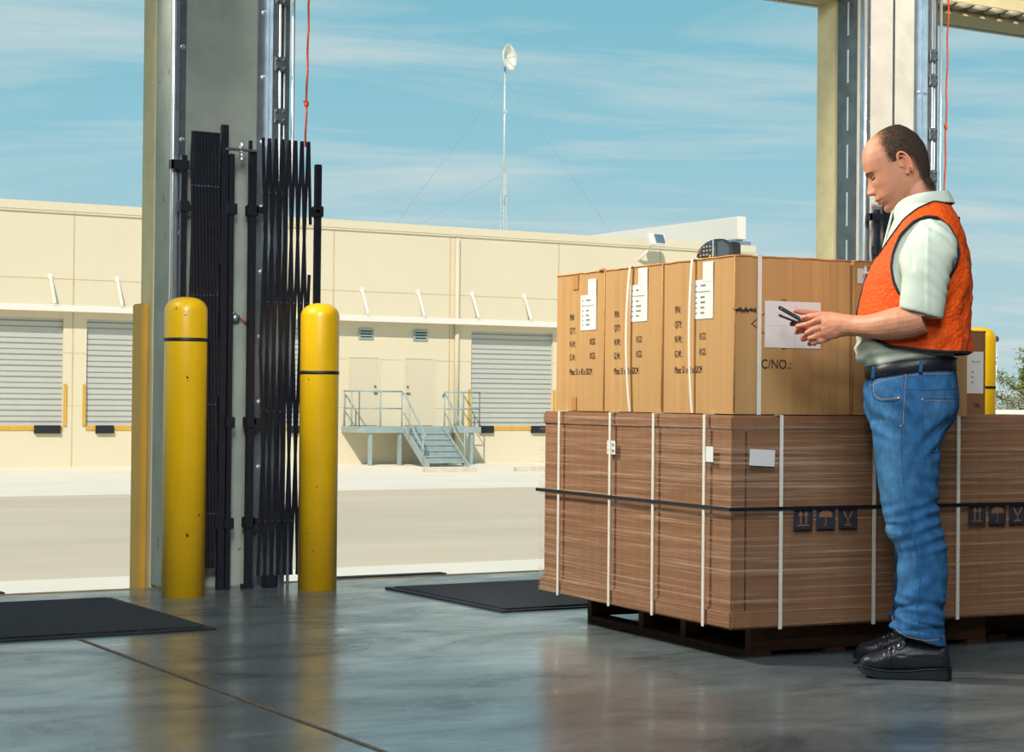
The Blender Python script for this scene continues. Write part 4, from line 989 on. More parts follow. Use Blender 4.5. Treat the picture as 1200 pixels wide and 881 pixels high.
# ---- head, upright frame, then tipped forwards
HC = np.array([.0349, 0, 1.6342]); HT = radians(22)
def head_to_body(p):
    p = np.asarray(p, float); u = p[..., 0]*cos(HT)+p[..., 2]*sin(HT); z = p[..., 2]*cos(HT)-p[..., 0]*sin(HT)
    return np.stack([u+HC[0], p[..., 1]+HC[1], z+HC[2]], -1)
def head_grid(off=0., nr=170, nc=180):
    z = np.concatenate([np.linspace(-.1275, -.12, 8)[:-1], np.linspace(-.12, .125, nr-24), np.linspace(.125, .1388, 18)[1:]])
    F = ctl(z, [(.1388, -.018), (.1375, -.003), (.136, .010), (.131, .030), (.1264, .0446), (.1163, .066), (.0987, .0834), (.0761, .0940), (.0564, .1003), (.0356, .1030), (.0212, .1018), (.0111, .0980), (-.0013, .0965), (-.0159, .0955), (-.0302, .0955), (-.0388, .0958), (-.0484, .097), (-.0540, .0985), (-.0595, .1005), (-.066, .1022), (-.072, .1034), (-.0765, .0995), (-.081, .0990), (-.0862, .0968), (-.0947, .0872), (-.103, .0882), (-.109, .0900), (-.1189, .0850), (-.1245, .073), (-.1275, .055)])
    F = smooth1(F, 1)
    B = smooth1(ctl(z, [(.1388, -.030), (.1375, -.040), (.136, -.046), (.131, -.058), (.1132, -.0765), (.0815, -.0978), (.0441, -.1068), (.0134, -.106), (-.0152, -.1004), (-.0428, -.0916), (-.0763, -.078), (-.10, -.055), (-.1275, -.02)]), 2)
    W = smooth1(ctl(z, [(.1388, .008), (.1375, .022), (.136, .029), (.130, .042), (.12, .053), (.10, .0655), (.075, .0745), (.05, .0785), (.02, .0775), (0, .0750), (-.03, .0715), (-.06, .0660), (-.08, .0605), (-.1, .050), (-.115, .038), (-.1275, .018)]), 2)
    C = ctl(z, [(.14, -.022), (.05, -.018), (-.03, -.010), (-.08, .005), (-.12, .025)])
    PF = ctl(z, [(.14, 2.0), (.05, 2.35), (0, 2.3), (-.05, 2.1), (-.09, 1.95), (-.13, 2.0)])
    N = ctl(z, [(.016, 0), (.010, .0015), (.004, .0040), (-.0013, .0062), (-.0159, .0140), (-.0302, .0226), (-.0388, .0256), (-.043, .0245), (-.0474, .019), (-.0505, .009), (-.053, .002), (-.056, 0)])
    S = ctl(z, [(.016, .007), (.0, .0066), (-.016, .0085), (-.030, .0112), (-.040, .0138), (-.055, .014)])
    th = np.linspace(0, 2*pi, nc, endpoint=False)
    # more columns on the face
    th = th-.45*np.sin(th)
    ct, s_ = np.cos(th)[None], np.sin(th)[None]; z2 = z[:, None]; F, B, W, C, PF, N, S = [a[:, None] for a in (F, B, W, C, PF, N, S)]
    P = np.where(ct > 0, PF, 2.1)
    R = np.where(ct > 0, F-C, C-B)
    x = C+R*np.sign(ct)*np.abs(ct)**(2/P); y = W*np.sign(s_)*np.abs(s_)**(2/P); Z = z2+0*x
    fr = sm(.0, .35, ct)
    ay = np.abs(y)
    d = N*np.exp(-(ay/S)**2.4)
    d += .0075*gs(ay-.0135, .0062)*gs(Z+.0435, .0070)                       # nostril wings
    d -= .0035*gs(ay-.0075, .004)*gs(Z+.0515, .0028)                        # nostrils
    d -= .0125*gs(ay-.031, .0165)*gs(Z-.003, .0115)                          # eye sockets
    d += .0085*gs(ay-.032, .0125)*gs(Z-.0015, .0072)                         # lids over the eyeball
    d -= .0020*gs(ay-.032, .013)*gs(Z+.0065, .0018)                         # crease below the lid edge
    d -= .0022*gs(ay-.032, .014)*gs(Z-.0105, .0020)                         # crease over the lid
    d += .0048*gs(ay-.026, .021)*gs(Z-.0200, .0070)                          # brow ridge
    d += .0035*gs(ay-.046, .018)*gs(Z+.026, .016)                            # cheek bones
    d -= .0022*gs(ay-(.020+(-.045-Z)*.42), .0038)*sm(-.083, -.06, Z)*(1-sm(-.044, -.036, Z))   # nose to mouth fold
    d += .0028*gs(y, .021)*gs(Z+.069, .0055)-.0035*gs(y, .021)*gs(Z+.0768, .0016)+.0020*gs(y, .019)*gs(Z+.0835, .0050)   # lips
    d -= .003*gs(ay-.027, .005)*gs(Z+.078, .006)
    d -= .0012*gs(y, .0035)*gs(Z+.059, .006)
    d -= .0025*gs(y, .022)*gs(Z+.094, .004)
    x = x+d*fr
    y = y*(1-.04*gs(Z-.02, .03)*gs(ct-.45, .25))
    if off:
        cx = C; n = np.stack([(x-cx)/R**2*1., y/W**2, (Z-.02)/.10**2*.9], -1); n /= np.linalg.norm(n, axis=-1, keepdims=True)
        x, y, Z = x+n[..., 0]*off, y+n[..., 1]*off, Z+n[..., 2]*off
    V = np.stack([x, y, Z], -1)
    return V, len(z), nc
HV, hnr, hnc = head_grid()
mb = MB(); mb.add(head_to_body(HV.reshape(-1, 3)), grid_faces(hnr, hnc))
# ears
for sg in (1, -1):
    def E(u, y, z): return head_to_body(np.array([u, sg*y, z]))
    e = MB(); rot = Matrix.Rotation(sg*-.38, 3, 'Z')
    e.ball((0, 0, 0), (.0150, .0045, .033), 20, 14, rot); base = np.array(e.v)+np.array([-.0265, sg*.0765, -.001]); mb.add(head_to_body(base), e.f)
    def rim(a, ru, rz_, yo): return E(-.0260+ru*cos(a)+.004*sin(a), .0800-(ru*cos(a))*.42+yo, .0015+rz_*sin(a))
    mb.tube([rim(a, .0175, .0365, .0035) for a in np.linspace(-.1, 1.40*pi, 22)], [.0030]+[.0040]*18+[.0042, .004, .0035], 8)
    mb.tube([rim(a, .0095, .0235, .0015) for a in np.linspace(.42*pi, 1.4*pi, 12)], [.0028]*12, 8)
    lb = MB().ball((0, 0, 0), (.0078, .0036, .0110), 14, 10, rot); mb.add(head_to_body(np.array(lb.v)+np.array([-.0225, sg*.0755, -.0285])), lb.f)
    tg = MB().ball((0, 0, 0), (.0040, .0035, .0060), 10, 8); mb.add(head_to_body(np.array(tg.v)+np.array([-.0110, sg*.0765, -.004])), tg.f)
# neck, torso core, legs core
mb.tube([(-.060, 0, 1.40), (-.050, 0, 1.46), (-.036, 0, 1.515), (-.022, 0, 1.565), (-.005, 0, 1.60)], [(.085, .085), (.072, .070), (.062, .0625), (.0595, .062), (.055, .055)], 24)
mb.tube([(-.02, 0, .90), (-.015, 0, 1.0), (-.02, 0, 1.2), (-.05, 0, 1.38), (-.05, 0, 1.44)], [(.11, .09), (.11, .09), (.12, .10), (.12, .09), (.07, .06)], 24)
for sg, f_ in ((1, 0), (-1, .004)):
    mb.tube([(-.01, sg*.07, .93), (-.01, sg*.095, .75), (-.02, sg*.105, .46), (-.045, sg*.12, .32), (-.050, sg*.128, .24), (-.050, sg*.130, .20)], [.075, .065, .045, .040, .028, .026], 16)
def limb(pts, rad, n=20): mb.tube(pts, rad, n)
# near (left) arm
limb([(-.05, .10, 1.42), (-.066, .150, 1.405), (-.068, .180, 1.36), (-.064, .210, 1.28), (-.052, .228, 1.22), (-.045, .236, 1.17), (-.042, .238, 1.140)], [.03, .036, .042, .044, .044, .045, .048])
limb([(-.047, .238, 1.139), (-.018, .234, 1.130), (.020, .226, 1.124), (.055, .212, 1.1195), (.090, .192, 1.1145), (.130, .167, 1.1145), (.165, .148, 1.118), (.190, .137, 1.120)], [(.047, .047), (.050, .050), (.049, .0515), (.045, .0485), (.040, .0430), (.034, .0365), (.028, .0330), (.025, .0335)])
limb([(.180, .141, 1.120), (.205, .131, 1.1195), (.230, .122, 1.1160), (.252, .115, 1.1130), (.268, .110, 1.1115)], [(.0245, .0335), (.0235, .0365), (.0210, .0405), (.0185, .0420), (.0155, .0395)])
FG = [((.256, .110, 1.1400), (.285, .112, 1.1350), (.318, .100, 1.1235), (.350, .074, 1.1185)), ((.262, .110, 1.1170), (.296, .112, 1.1050), (.318, .096, 1.0955), (.324, .066, 1.0925)),
      ((.256, .110, 1.0960), (.288, .112, 1.0840), (.308, .097, 1.0785), (.308, .068, 1.0755)), ((.246, .110, 1.0800), (.276, .110, 1.0690), (.297, .095, 1.0645), (.295, .072, 1.0620))]
for (pts, r_) in zip(FG, (.0102, .0102, .0096, .0085)):
    limb(pts, [r_*1.12, r_*1.06, r_*.95, r_*.80], 12); mb.ball(pts[-1], r_*.82, 10, 8); mb.ball(pts[1], r_*1.12, 10, 8); mb.ball(pts[2], r_*1.0, 10, 8)
limb([(.205, .118, 1.1420), (.240, .108, 1.1490), (.275, .098, 1.1530), (.305, .086, 1.1490), (.334, .072, 1.1420)], [.0150, .0145, .0125, .0115, .0092], 14); mb.ball((.335, .0715, 1.1418), .0092, 10, 8)
# far (right) arm
limb([(-.05, -.10, 1.42), (-.066, -.150, 1.405), (-.068, -.18, 1.36), (-.064, -.21, 1.28), (-.058, -.225, 1.20), (-.045, -.228, 1.150)], [.03, .036, .042, .044, .046, .047])
limb([(-.045, -.228, 1.148), (-.01, -.215, 1.138), (.05, -.170, 1.130), (.10, -.125, 1.125), (.15, -.080, 1.122), (.20, -.045, 1.122)], [(.047, .047), (.048, .048), (.044, .045), (.038, .039), (.030, .033), (.025, .031)])
limb([(.19, -.050, 1.122), (.225, -.038, 1.122), (.260, -.028, 1.120), (.290, -.022, 1.117)], [(.024, .031), (.021, .036), (.018, .040), (.015, .036)])
FG2 = [((.285, -.020, 1.140), (.322, -.018, 1.1375), (.352, -.004, 1.1320), (.371, .022, 1.1280)), ((.290, -.022, 1.120), (.326, -.020, 1.1120), (.350, -.005, 1.1045), (.356, .026, 1.1010)),
       ((.285, -.020, 1.098), (.315, -.018, 1.0870), (.333, -.002, 1.0810), (.336, .026, 1.0780)), ((.275, -.018, 1.082), (.298, -.015, 1.0700), (.312, 0, 1.0645), (.314, .022, 1.0625))]
for (pts, r_) in zip(FG2, (.0098, .0098, .0094, .0082)):
    limb(pts, [r_*1.1, r_*1.05, r_*.97, r_*.85], 12); mb.ball(pts[-1], r_*.86, 10, 8); mb.ball(pts[1], r_*1.1, 10, 8)
limb([(.235, -.030, 1.145), (.270, -.022, 1.158), (.305, -.010, 1.1640), (.335, .002, 1.1670), (.360, .012, 1.1710)], [.0145, .0130, .0112, .0102, .0082], 14); mb.ball((.361, .0125, 1.1712), .0083, 10, 8)
bme = remesh(mb, .0023, 2, .45)
V = getv(bme); Nn = getn(bme)
# head frame coordinates for colouring
dz_, du_ = V[:, 2]-HC[2], V[:, 0]-HC[0]; hu = du_*cos(HT)-dz_*sin(HT); hz = dz_*cos(HT)+du_*sin(HT); hy = V[:, 1]; ay = np.abs(hy)
col = np.ones((len(V), 3)); ish = (hz > -.20) & (V[:, 2] > 1.50)
def tint(mask, c):
    global col
    m_ = (mask*ish)[:, None]; col = col*(1-m_)+col*np.array(c)*m_
tint(gs(hz+.0765, .0085)*(1-sm(.020, .026, ay))*sm(.07, .085, hu), (.80, .48, .50))
hair_n = (np.clip(-.048-hu, 0, .03)/.03)*sm(-.19, -.10, hz)*(.75+.5*vn(hu*350, hy*350, hz*350)); tint(np.clip(hair_n, 0, 1)*(ay < .078), (.42, .42, .45))
tint(sm(-.045, -.060, hz)*sm(-.02, .01, hu)*.9*(.7+.6*vn(hu*400, hy*400, hz*400)), (.86, .84, .84))
tint(gs(hz+.038, .014)*gs(ay, .018)*sm(.09, .10, hu), (1.02, .86, .82)); tint(gs(hu+.026, .025)*gs(hz, .045)*sm(.078, .083, ay), (1.03, .84, .80))
arm = (V[:, 2] < 1.3)
k = (arm*vn(V[:, 0]*160, V[:, 1]*160, V[:, 2]*160)*.16)[:, None]; col = col*(1+k)
col = np.where((arm & (V[:, 0] > .24))[:, None], col*np.array([1.03, .93, .90]), col)
# knuckles, tendons: small relief on the hands and forearm
hand = sm(.17, .21, V[:, 0])*(V[:, 2] < 1.3); V = V+Nn*(hand*(.0022*vn(V[:, 0]*45, V[:, 1]*60, V[:, 2]*110)))[:, None]+Nn*((V[:, 0] > -.05)*arm*.0016*vn(V[:, 0]*22, V[:, 1]*30, V[:, 2]*60))[:, None]
setv(bme, V); setcol(bme, col)
man = obj('person', bme, M['skin'], None); man.location = (4.210, 4.5963, 0); man.rotation_euler = (0, 0, atan2(.67430, -.73846))
tag(man, 'man with cropped hair in orange vest, pale shirt and jeans, looking at a handheld device', 'person')
TB = bvh(bme)
def on_body(p, d, tree=None, off=.0008):
    h = (tree or TB).ray_cast(Vector(p), Vector(d)); return None if h[0] is None else h[0]+h[1].normalized()*off
hd = Vector(head_to_body(np.array([-1., 0, 0]))-head_to_body(np.array([0., 0, 0]))).normalized()
def face_pt(y, z, off=.0006):
    return on_body(Vector(head_to_body(np.array([.16, y, z]))), hd, off=off)
for sg in (1, -1):
    pts = [face_pt(sg*y, z) for y, z in ((.019, -.0035), (.024, -.0045), (.030, -.0050), (.036, -.0045), (.041, -.003), (.0455, -.0005))]
    pts = [p for p in pts if p]; MB().tube(pts, [(.0008, .0011)]+[(.0012, .0016)]*(len(pts)-2)+[(.0009, .001)], 6).build('eyelashes', M['lash'], man, smooth=True)
    pts = [face_pt(sg*y, z, .0005) for y, z in ((.012, .0135), (.018, .0165), (.025, .0190), (.033, .0205), (.041, .0200), (.048, .0160))]
    pts = [p for p in pts if p]; MB().tube(pts, [(.0010, .0022), (.0016, .0034), (.0016, .0034), (.0016, .0030), (.0012, .0024), (.0008, .0012)][:len(pts)], 8).build('eyebrow', M['lash'], man, smooth=True)
# thumb nails
for (a, b, off_) in (((.322, .083, 1.1465), (.3375, .0745, 1.142), (.0, .0085, .004)),):
    a, b = Vector(a)+Vector(off_), Vector(b)+Vector(off_); MB().tube([a, a.lerp(b, .5)+Vector((0, .0012, .0005)), b], [(.003, .0055), (.0032, .0058), (.0022, .0045)], 10).build('fingernail', M['nail'], man, smooth=True)
# cropped hair
hv, hnr, hnc = head_grid(.0016)
def hair_line(z): return ctl(z, [(.140, .020), (.130, .034), (.1247, .036), (.115, .032), (.10, .027), (.0673, .0245), (.040, .022), (.0223, .0195), (.0175, .004), (.016, -.004), (.0150, -.046), (-.02, -.050), (-.05, -.055), (-.08, -.060), (-.13, -.07)])
uu, yy, zz = hv[..., 0], hv[..., 1], hv[..., 2]
dist = hair_line(zz)-uu+.0025*np.sin(zz*900)*0
# top of the forehead recedes at the sides, denser at the back
fade = np.clip(dist/.016, -1, 1)*.5+.35
fade = fade*(1-.42*sm(-.035, .03, uu)*sm(.085, .115, zz))*(1-.18*sm(-.03, .015, uu))
fade = fade*sm(-.115, -.055, zz)
fl_ = fade.reshape(-1); keep = (fl_ > .02)
F_ = [q for q in grid_faces(hnr, hnc, False) if all(keep[i] for i in q)]
used = sorted({i for q in F_ for i in q}); idx = {a: b for b, a in enumerate(used)}
hb = MB().add(head_to_body(hv.reshape(-1, 3)[used]), [tuple(idx[i] for i in q) for q in F_]); hme = hb.mesh('hair')
at = hme.attributes.new('fade', 'FLOAT', 'POINT'); at.data.foreach_set('value', fl_[used].astype(np.float32)); obj('hair', hme, M['hair'], man)

nz = np.clip((-.045-hu)/.022, 0, 1)*sm(-.150, -.075, hz)*(hz < -.045)*ish*(ay < .075)
kp = nz > .02; Vb = getv(bme); Nb = getn(bme); F_ = [tuple(p.vertices) for p in bme.polygons if all(kp[i] for i in p.vertices)]
used = sorted({i for q in F_ for i in q}); idx = {a: b for b, a in enumerate(used)}
hb = MB().add((Vb+Nb*.0013)[used], [tuple(idx[i] for i in q) for q in F_]); hme = hb.mesh('nape_hair')
at = hme.attributes.new('fade', 'FLOAT', 'POINT'); at.data.foreach_set('value', (nz[used]*.85).astype(np.float32)); obj('nape_hair', hme, M['hair'], man)

# ---- shirt
TOR = [(.985, .120, -.130, .150), (.998, .145, -.137, .165), (1.010, .160, -.145, .172), (1.04, .166, -.155, .176), (1.08, .165, -.170, .180), (1.12, .158, -.182, .184), (1.17, .150, -.188, .188), (1.22, .139, -.191, .192), (1.26, .129, -.192, .195),
       (1.30, .112, -.190, .197), (1.36, .084, -.180, .197), (1.41, .066, -.168, .193), (1.44, .056, -.158, .180), (1.465, .048, -.148, .155), (1.485, .042, -.138, .125), (1.505, .036, -.126, .098), (1.53, .030, -.112, .080)]
def tor_rows(extra=0, n=80): return [(z, f+extra, b-extra, w_+extra, 0, 2.35, 0) for z, f, b, w_ in dense(TOR, n)]
smb = MB(); smb.add(*ring_loft(tor_rows()))
for sg in (1, -1):
    SL = [(1.152, .026, -.108, .062, .236, .0, .0), (1.19, .0255, -.114, .064, .234, 0, 0), (1.25, .0235, -.126, .067, .226, 0, 0), (1.307, .024, -.141, .070, .214, 0, 0), (1.354, .018, -.153, .070, .206, 0, 0), (1.40, .000, -.146, .062, .190, 0, 0), (1.43, -.017, -.128, .050, .172, 0, 0), (1.452, -.03, -.105, .035, .152, 0, 0)]
    D = dense(SL, 40); rows = [(z+(.0), f, b, w_, sg*yc, 2.1, .018*sm(1.25, 1.16, z)) for z, f, b, w_, yc, _, _ in D]
    smb.add(*ring_loft(rows, 40))
sme = remesh(smb, .0045, 4)
V = getv(sme); Nn = getn(sme)
A = .0022+.0075*sm(1.13, 1.05, V[:, 2])+.0028*gs(V[:, 2]-1.28, .10)*(np.abs(V[:, 1]) > .15)
fo = np.cos(2*pi*(V[:, 2]*26+V[:, 0]*7+1.6*vn(V[:, 0]*9, V[:, 1]*7, V[:, 2]*6)))*.0030*sm(1.11, 1.07, V[:, 2])*(1-sm(.99, .975, V[:, 2]))+np.cos(2*pi*(V[:, 2]*20-V[:, 0]*26+1.5*vn(V[:, 0]*8, V[:, 1]*8, V[:, 2]*8)))*.0022*(np.abs(V[:, 1]) > .16)*sm(-.03, -.07, V[:, 0])*sm(1.17, 1.22, V[:, 2])
V += Nn*fo[:, None]
V += Nn*(A*vn(V[:, 0]*14+V[:, 2]*6, V[:, 1]*14, V[:, 2]*20-V[:, 0]*9)*2+.001*vn(V[:, 0]*60, V[:, 1]*60, V[:, 2]*50))[:, None]
# crease at the armpit and a pressed crease down the sleeve
V += Nn*(-.006*gs(V[:, 0]-(-.005-(1.38-V[:, 2])*.10), .006)*sm(1.27, 1.31, V[:, 2])*(1-sm(1.37, 1.39, V[:, 2]))*(V[:, 1] > .13)+.003*gs(V[:, 0]+.060, .006)*(V[:, 1] > .2)*(V[:, 2] < 1.42))[:, None]
setv(sme, V); shirt = obj('shirt', sme, M['shirt'], man); SB = bvh(sme)
# collar: stand and fold around the neck
def collar():
    n = 60; rows_ = []
    for k in range(n+1):
        t = -1+2*k/n; a = pi-t*(pi*.90)     # from the right front round the back to the left front
        q = abs(t); cu, cy = cos(a), sin(a)
        top = (-.036+.086*cu-.004, .074*cy, 1.562-.020*q-.038*q**4)
        mid = (-.036+.090*cu-.002, .079*cy, top[2]-.004)
        dz = .043-.003*q; tip = .018*sm(.72, 1., q)
        bot = (-.036+(.093+.012)*cu-.006+(-.015*sm(.6, 1., q)), (.087+.004)*cy+.012*sm(.7, 1, q)*np.sign(cy), top[2]-dz+.012*q-tip)
        inn = (-.036+.080*cu, .068*cy, top[2]-.004); ib = (-.036+.080*cu, .070*cy, top[2]-.055)
        rows_.append([ib, inn, top, mid, ((mid[0]+bot[0])/2+.002*cu, (mid[1]+bot[1])/2+.002*cy, (mid[2]+bot[2])/2), bot])
    v = [p for r_ in rows_ for p in r_]; f = [(i*6+j, i*6+j+1, (i+1)*6+j+1, (i+1)*6+j) for i in range(n) for j in range(5)]
    me = MB().add(v, f).mesh('collar'); ob = bpy.data.objects.new('t', me); COL.objects.link(ob)
    s_ = ob.modifiers.new('s', 'SOLIDIFY'); s_.thickness = .003; s_.offset = 0; u_ = ob.modifiers.new('u', 'SUBSURF'); u_.levels = 2
    dg = bpy.context.evaluated_depsgraph_get(); dg.update(); m2 = bpy.data.meshes.new_from_object(ob.evaluated_get(dg)); bpy.data.objects.remove(ob); return m2
obj('collar', collar(), M['shirt'], shirt)
MB().tube([(.048, .012, 1.505), (.056, .008, 1.47), (.066, .006, 1.43), (.078, .005, 1.38), (.094, .005, 1.34)], [(.013, .004)]*5, 8).build('placket', M['shirt'], shirt, smooth=True)
# sleeve hem
def project_curve(pts, tree, off, y0=.6, dr=(0, -1, 0), step=.006):
    out = []; P = [Vector((a, y0, b)) for a, b in pts]
    for a, b in zip(P[:-1], P[1:]):
        n = max(1, int((b-a).length/step))
        for i in range(n): out.append(a.lerp(b, i/n))
    out.append(P[-1]); r_ = []
    for p in out:
        h = tree.ray_cast(p, Vector(dr))
        if h[0] is not None: r_.append(h[0]+h[1].normalized()*off)
    return r_
def smooth_path(p, n=2):
    for _ in range(n): p = [p[0]]+[(p[i-1]+p[i]*2+p[i+1])/4 for i in range(1, len(p)-1)]+[p[-1]]
    return p
def stitch(name, pts, tree, m_, r_, parent, off=.0005, y0=.6, dr=(0, -1, 0)):
    p = project_curve(pts, tree, off, y0, dr)
    if len(p) > 3: return MB().tube(smooth_path(p), r_, 6).build(name, m_, parent, smooth=True)

# ---- vest
VR = [(1.015, .166, -.199, .190), (1.03, .1685, -.2005, .192), (1.077, .1665, -.1995, .193), (1.12, .163, -.1965, .195), (1.167, .160, -.1985, .198), (1.217, .149, -.2015, .201), (1.26, .139, -.2035, .204), (1.3076, .122, -.1995, .206), (1.35, .098, -.1935, .206), (1.41, .078, -.180, .202), (1.44, .067, -.171, .190), (1.465, .058, -.162, .166), (1.485, .052, -.152, .137), (1.505, .046, -.140, .108), (1.525, .040, -.128, .092)]
D = dense(VR, 230); nc = 300
VV, _ = ring_loft([(z, f, b, w_, 0, 2.35, 0) for z, f, b, w_ in D], nc); Vv = VV
def inpoly(u, z, poly):
    r_ = np.zeros(u.shape, bool); n = len(poly)
    for i in range(n):
        (x1, y1), (x2, y2) = poly[i], poly[(i+1) % n]; c = ((y1 > z) != (y2 > z)) & (u < (x2-x1)*(z-y1)/((y2-y1) or 1e-9)+x1); r_ ^= c
    return r_
OUT = [(-.145, 1.522), (-.078, 1.518), (-.030, 1.493), (.012, 1.458), (.052, 1.404), (.089, 1.352), (.198, 1.26), (.200, 1.161), (.149, 1.112), (.111, 1.077), (.049, 1.050), (-.044, 1.039), (-.123, 1.034), (-.30, 1.036), (-.30, 1.522)]
ARM = [(-.088, 1.459), (-.054, 1.462), (-.017, 1.446), (.025, 1.403), (.047, 1.347), (.052, 1.304), (.044, 1.255), (.026, 1.215), (-.016, 1.196), (-.095, 1.214), (-.126, 1.265), (-.149, 1.308), (-.157, 1.348), (-.148, 1.391), (-.125, 1.429)]
keep = inpoly(Vv[:, 0], Vv[:, 2], OUT) & ~(inpoly(Vv[:, 0], Vv[:, 2], ARM) & (np.abs(Vv[:, 1]) > .07))
Nv = Vv-np.array([-.02, 0, 0])*1; Nv[:, 2] = 0; Nv /= np.maximum(1e-6, np.linalg.norm(Nv, axis=1))[:, None]
wr = sm(1.46, 1.36, Vv[:, 2])*sm(-.04, -.10, Vv[:, 0])
Vv = Vv+Nv*(wr*.014*vn(Vv[:, 0]*11+Vv[:, 2]*5, Vv[:, 1]*16, Vv[:, 2]*11+Vv[:, 0]*10)+wr*.009*vn(Vv[:, 0]*34+Vv[:, 2]*14, Vv[:, 1]*36, Vv[:, 2]*24)+.0032*vn(Vv[:, 0]*60, Vv[:, 1]*60, Vv[:, 2]*60)+.002*vn(Vv[:, 0]*120, Vv[:, 1]*120, Vv[:, 2]*120))[:, None]
F_ = [q for q in grid_faces(len(D), nc, False) if all(keep[i] for i in q)]
used = sorted({i for q in F_ for i in q}); idx = {a: b for b, a in enumerate(used)}
vme = MB().add(Vv[used], [tuple(idx[i] for i in q) for q in F_]).mesh('vest')
ob = bpy.data.objects.new('t', vme); COL.objects.link(ob); s_ = ob.modifiers.new('s', 'SOLIDIFY'); s_.thickness = .003; s_.offset = -1
dg = bpy.context.evaluated_depsgraph_get(); dg.update(); vme = bpy.data.meshes.new_from_object(ob.evaluated_get(dg)); bpy.data.objects.remove(ob)
vest = obj('safety_vest', vme, M['vest'], man)
full = MB().add(Vv, grid_faces(len(D), nc)).mesh('t'); VB = bvh(full)
for sg in (1, -1):
    y0 = sg*.6; dr = (0, -sg, 0)
    stitch('armhole_piping', ARM+[ARM[0]], VB, M['piping'], .0045, vest, .001, y0, dr)
    stitch('neck_piping', [(-.140, 1.510)]+OUT[1:6]+[(.094, 1.345)], VB, M['piping'], .0030, vest, .0008, y0, dr)
    stitch('hem_piping', [(.140, 1.105)]+OUT[9:13]+[(-.195, 1.036)], VB, M['piping'], .0055, vest, .0008, y0, dr)
# front zip edge
pts = []
for z in np.linspace(1.345, 1.155, 24):
    f = np.interp(z, D[:, 0], D[:, 1]); pts.append((f+.001, .006, z))
MB().tube(pts, .0045, 8).build('front_edge', M['piping'], vest, smooth=True)
MB().box((.1275, .002, 1.292), (.140, .014, 1.300)).box((.133, .004, 1.300), (.138, .012, 1.318)).build('zip_pull', M['galv'], vest, bevel=.001)

# ---- jeans
jm = MB()
HIP = [(.740, .104, -.104, .176), (.771, .109, -.112, .184), (.79, .115, -.130, .187), (.811, .121, -.146, .189), (.826, .127, -.157, .190), (.85, .134, -.163, .190), (.867, .137, -.167, .190), (.904, .142, -.165, .187), (.932, .139, -.161, .182), (.955, .131, -.157, .177), (.978, .127, -.150, .172)]
jm.add(*ring_loft([(z, f, b, w_, 0, 2.4, -.022*sm(.93, .978, z)) for z, f, b, w_ in dense(HIP, 40)], 64))
LEG = [(.128, .050, -.127, .076, .133), (.147, .048, -.127, .079, .133), (.161, .042, -.122, .078, .132), (.177, .036, -.127, .076, .131), (.195, .032, -.124, .072, .130), (.218, .030, -.116, .069, .128), (.278, .028, -.127, .070, .122), (.31, .027, -.129, .071, .118), (.36, .026, -.131, .073, .113), (.400, .028, -.128, .076, .110), (.414, .033, -.126, .077, .109), (.430, .045, -.123, .078, .108), (.447, .057, -.119, .078, .107), (.468, .064, -.114, .079, .106), (.522, .075, -.102, .081, .104), (.577, .083, -.101, .084, .101), (.631, .092, -.100, .087, .098), (.713, .101, -.105, .092, .094), (.768, .109, -.112, .094, .093), (.81, .112, -.13, .094, .093)]
for sg in (1, -1):
    rows = [(z, f+(.009*sm(.44, .40, z) if sg < 0 else 0), b, w_, sg*yc, 2.15, .026*sm(.20, .128, z)) for z, f, b, w_, yc in dense(LEG, 110)]
    jm.add(*ring_loft(rows, 48))
jme = remesh(jm, .0050, 3)
V = getv(jme); Nn = getn(jme); u, y, z = V.T; bk = sm(.02, -.08, u); ft = 1-bk
def ridge(a): return 1-np.abs(2*(a % 1)-1)*2   # soft triangle
def fold(f0_, slope, z0, z1, amp, ph, wob=.25):
    a = (z+slope*u)*f0_+ph+wob*vn(u*9, y*9, z*6)*2
    return amp*np.cos(2*pi*a)*sm(z0-.03, z0+.02, z)*(1-sm(z1-.02, z1+.03, z))
d = 0*z
d += fold(24, .35, .40, .56, .0035, 0)*(.35+.65*bk)+fold(17, -.5, .50, .66, .0024, .3)*bk
d += fold(25, -.28, .15, .26, .0030, .1, .5)+fold(13, .6, .22, .38, .0020, .6, .5)-.006*gs(z-(.196+.28*u), .006)*sm(.03, -.02, u)-.005*gs(z-(.232-.22*u), .006)*sm(-.06, .0, u)-.004*gs(z-(.158-.1*u), .005)
d += fold(15, -.9, .76, .90, .0030, .2, .5)*ft+fold(14, .9, .70, .82, .0035, .7, .4)*bk
d += -.0055*gs(z-(.486-.05*(u-.04)), .0065)*sm(.0, .05, u)+.004*gs(z-.462, .010)*sm(.0, .05, u)
d += .0022*vn(u*20+z*8, y*20, z*14)+.0012*vn(u*60+z*30, y*60, z*46)
hem = sm(.135, .115, z); d = d*(1-.5*hem)
V += Nn*d[:, None]*1.15
# washed, paler patches on the fronts of the thighs, knees and seat, as denim wears
wash = np.clip(.9*gs(u-.05, .05)*gs(z-.66, .16)+.6*gs(z-.47, .05)*sm(0, .06, u)+.45*gs(u+.10, .05)*gs(z-.88, .07)+.35*gs(z-.34, .07)*gs(u, .04)+.8*vn(u*12, y*12, z*6)*.5, 0, 1)
edge_ = np.clip(d/.004, -1, 1)  # fold ridges coloured lighter, furrows darker
jc = np.array([.72, .80, .86])[None]*(1-wash[:, None])+np.array([1.75, 1.45, 1.25])[None]*wash[:, None]
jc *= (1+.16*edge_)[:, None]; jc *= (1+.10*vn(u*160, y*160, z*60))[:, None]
setv(jme, V); setcol(jme, jc); jeans = obj('jeans', jme, M['denim'], man); JB = bvh(jme)
st_ = lambda n_, p_, m_=M['denim_seam'], r_=.0016, off=.0004: stitch(n_, p_, JB, m_, r_, jeans, off)
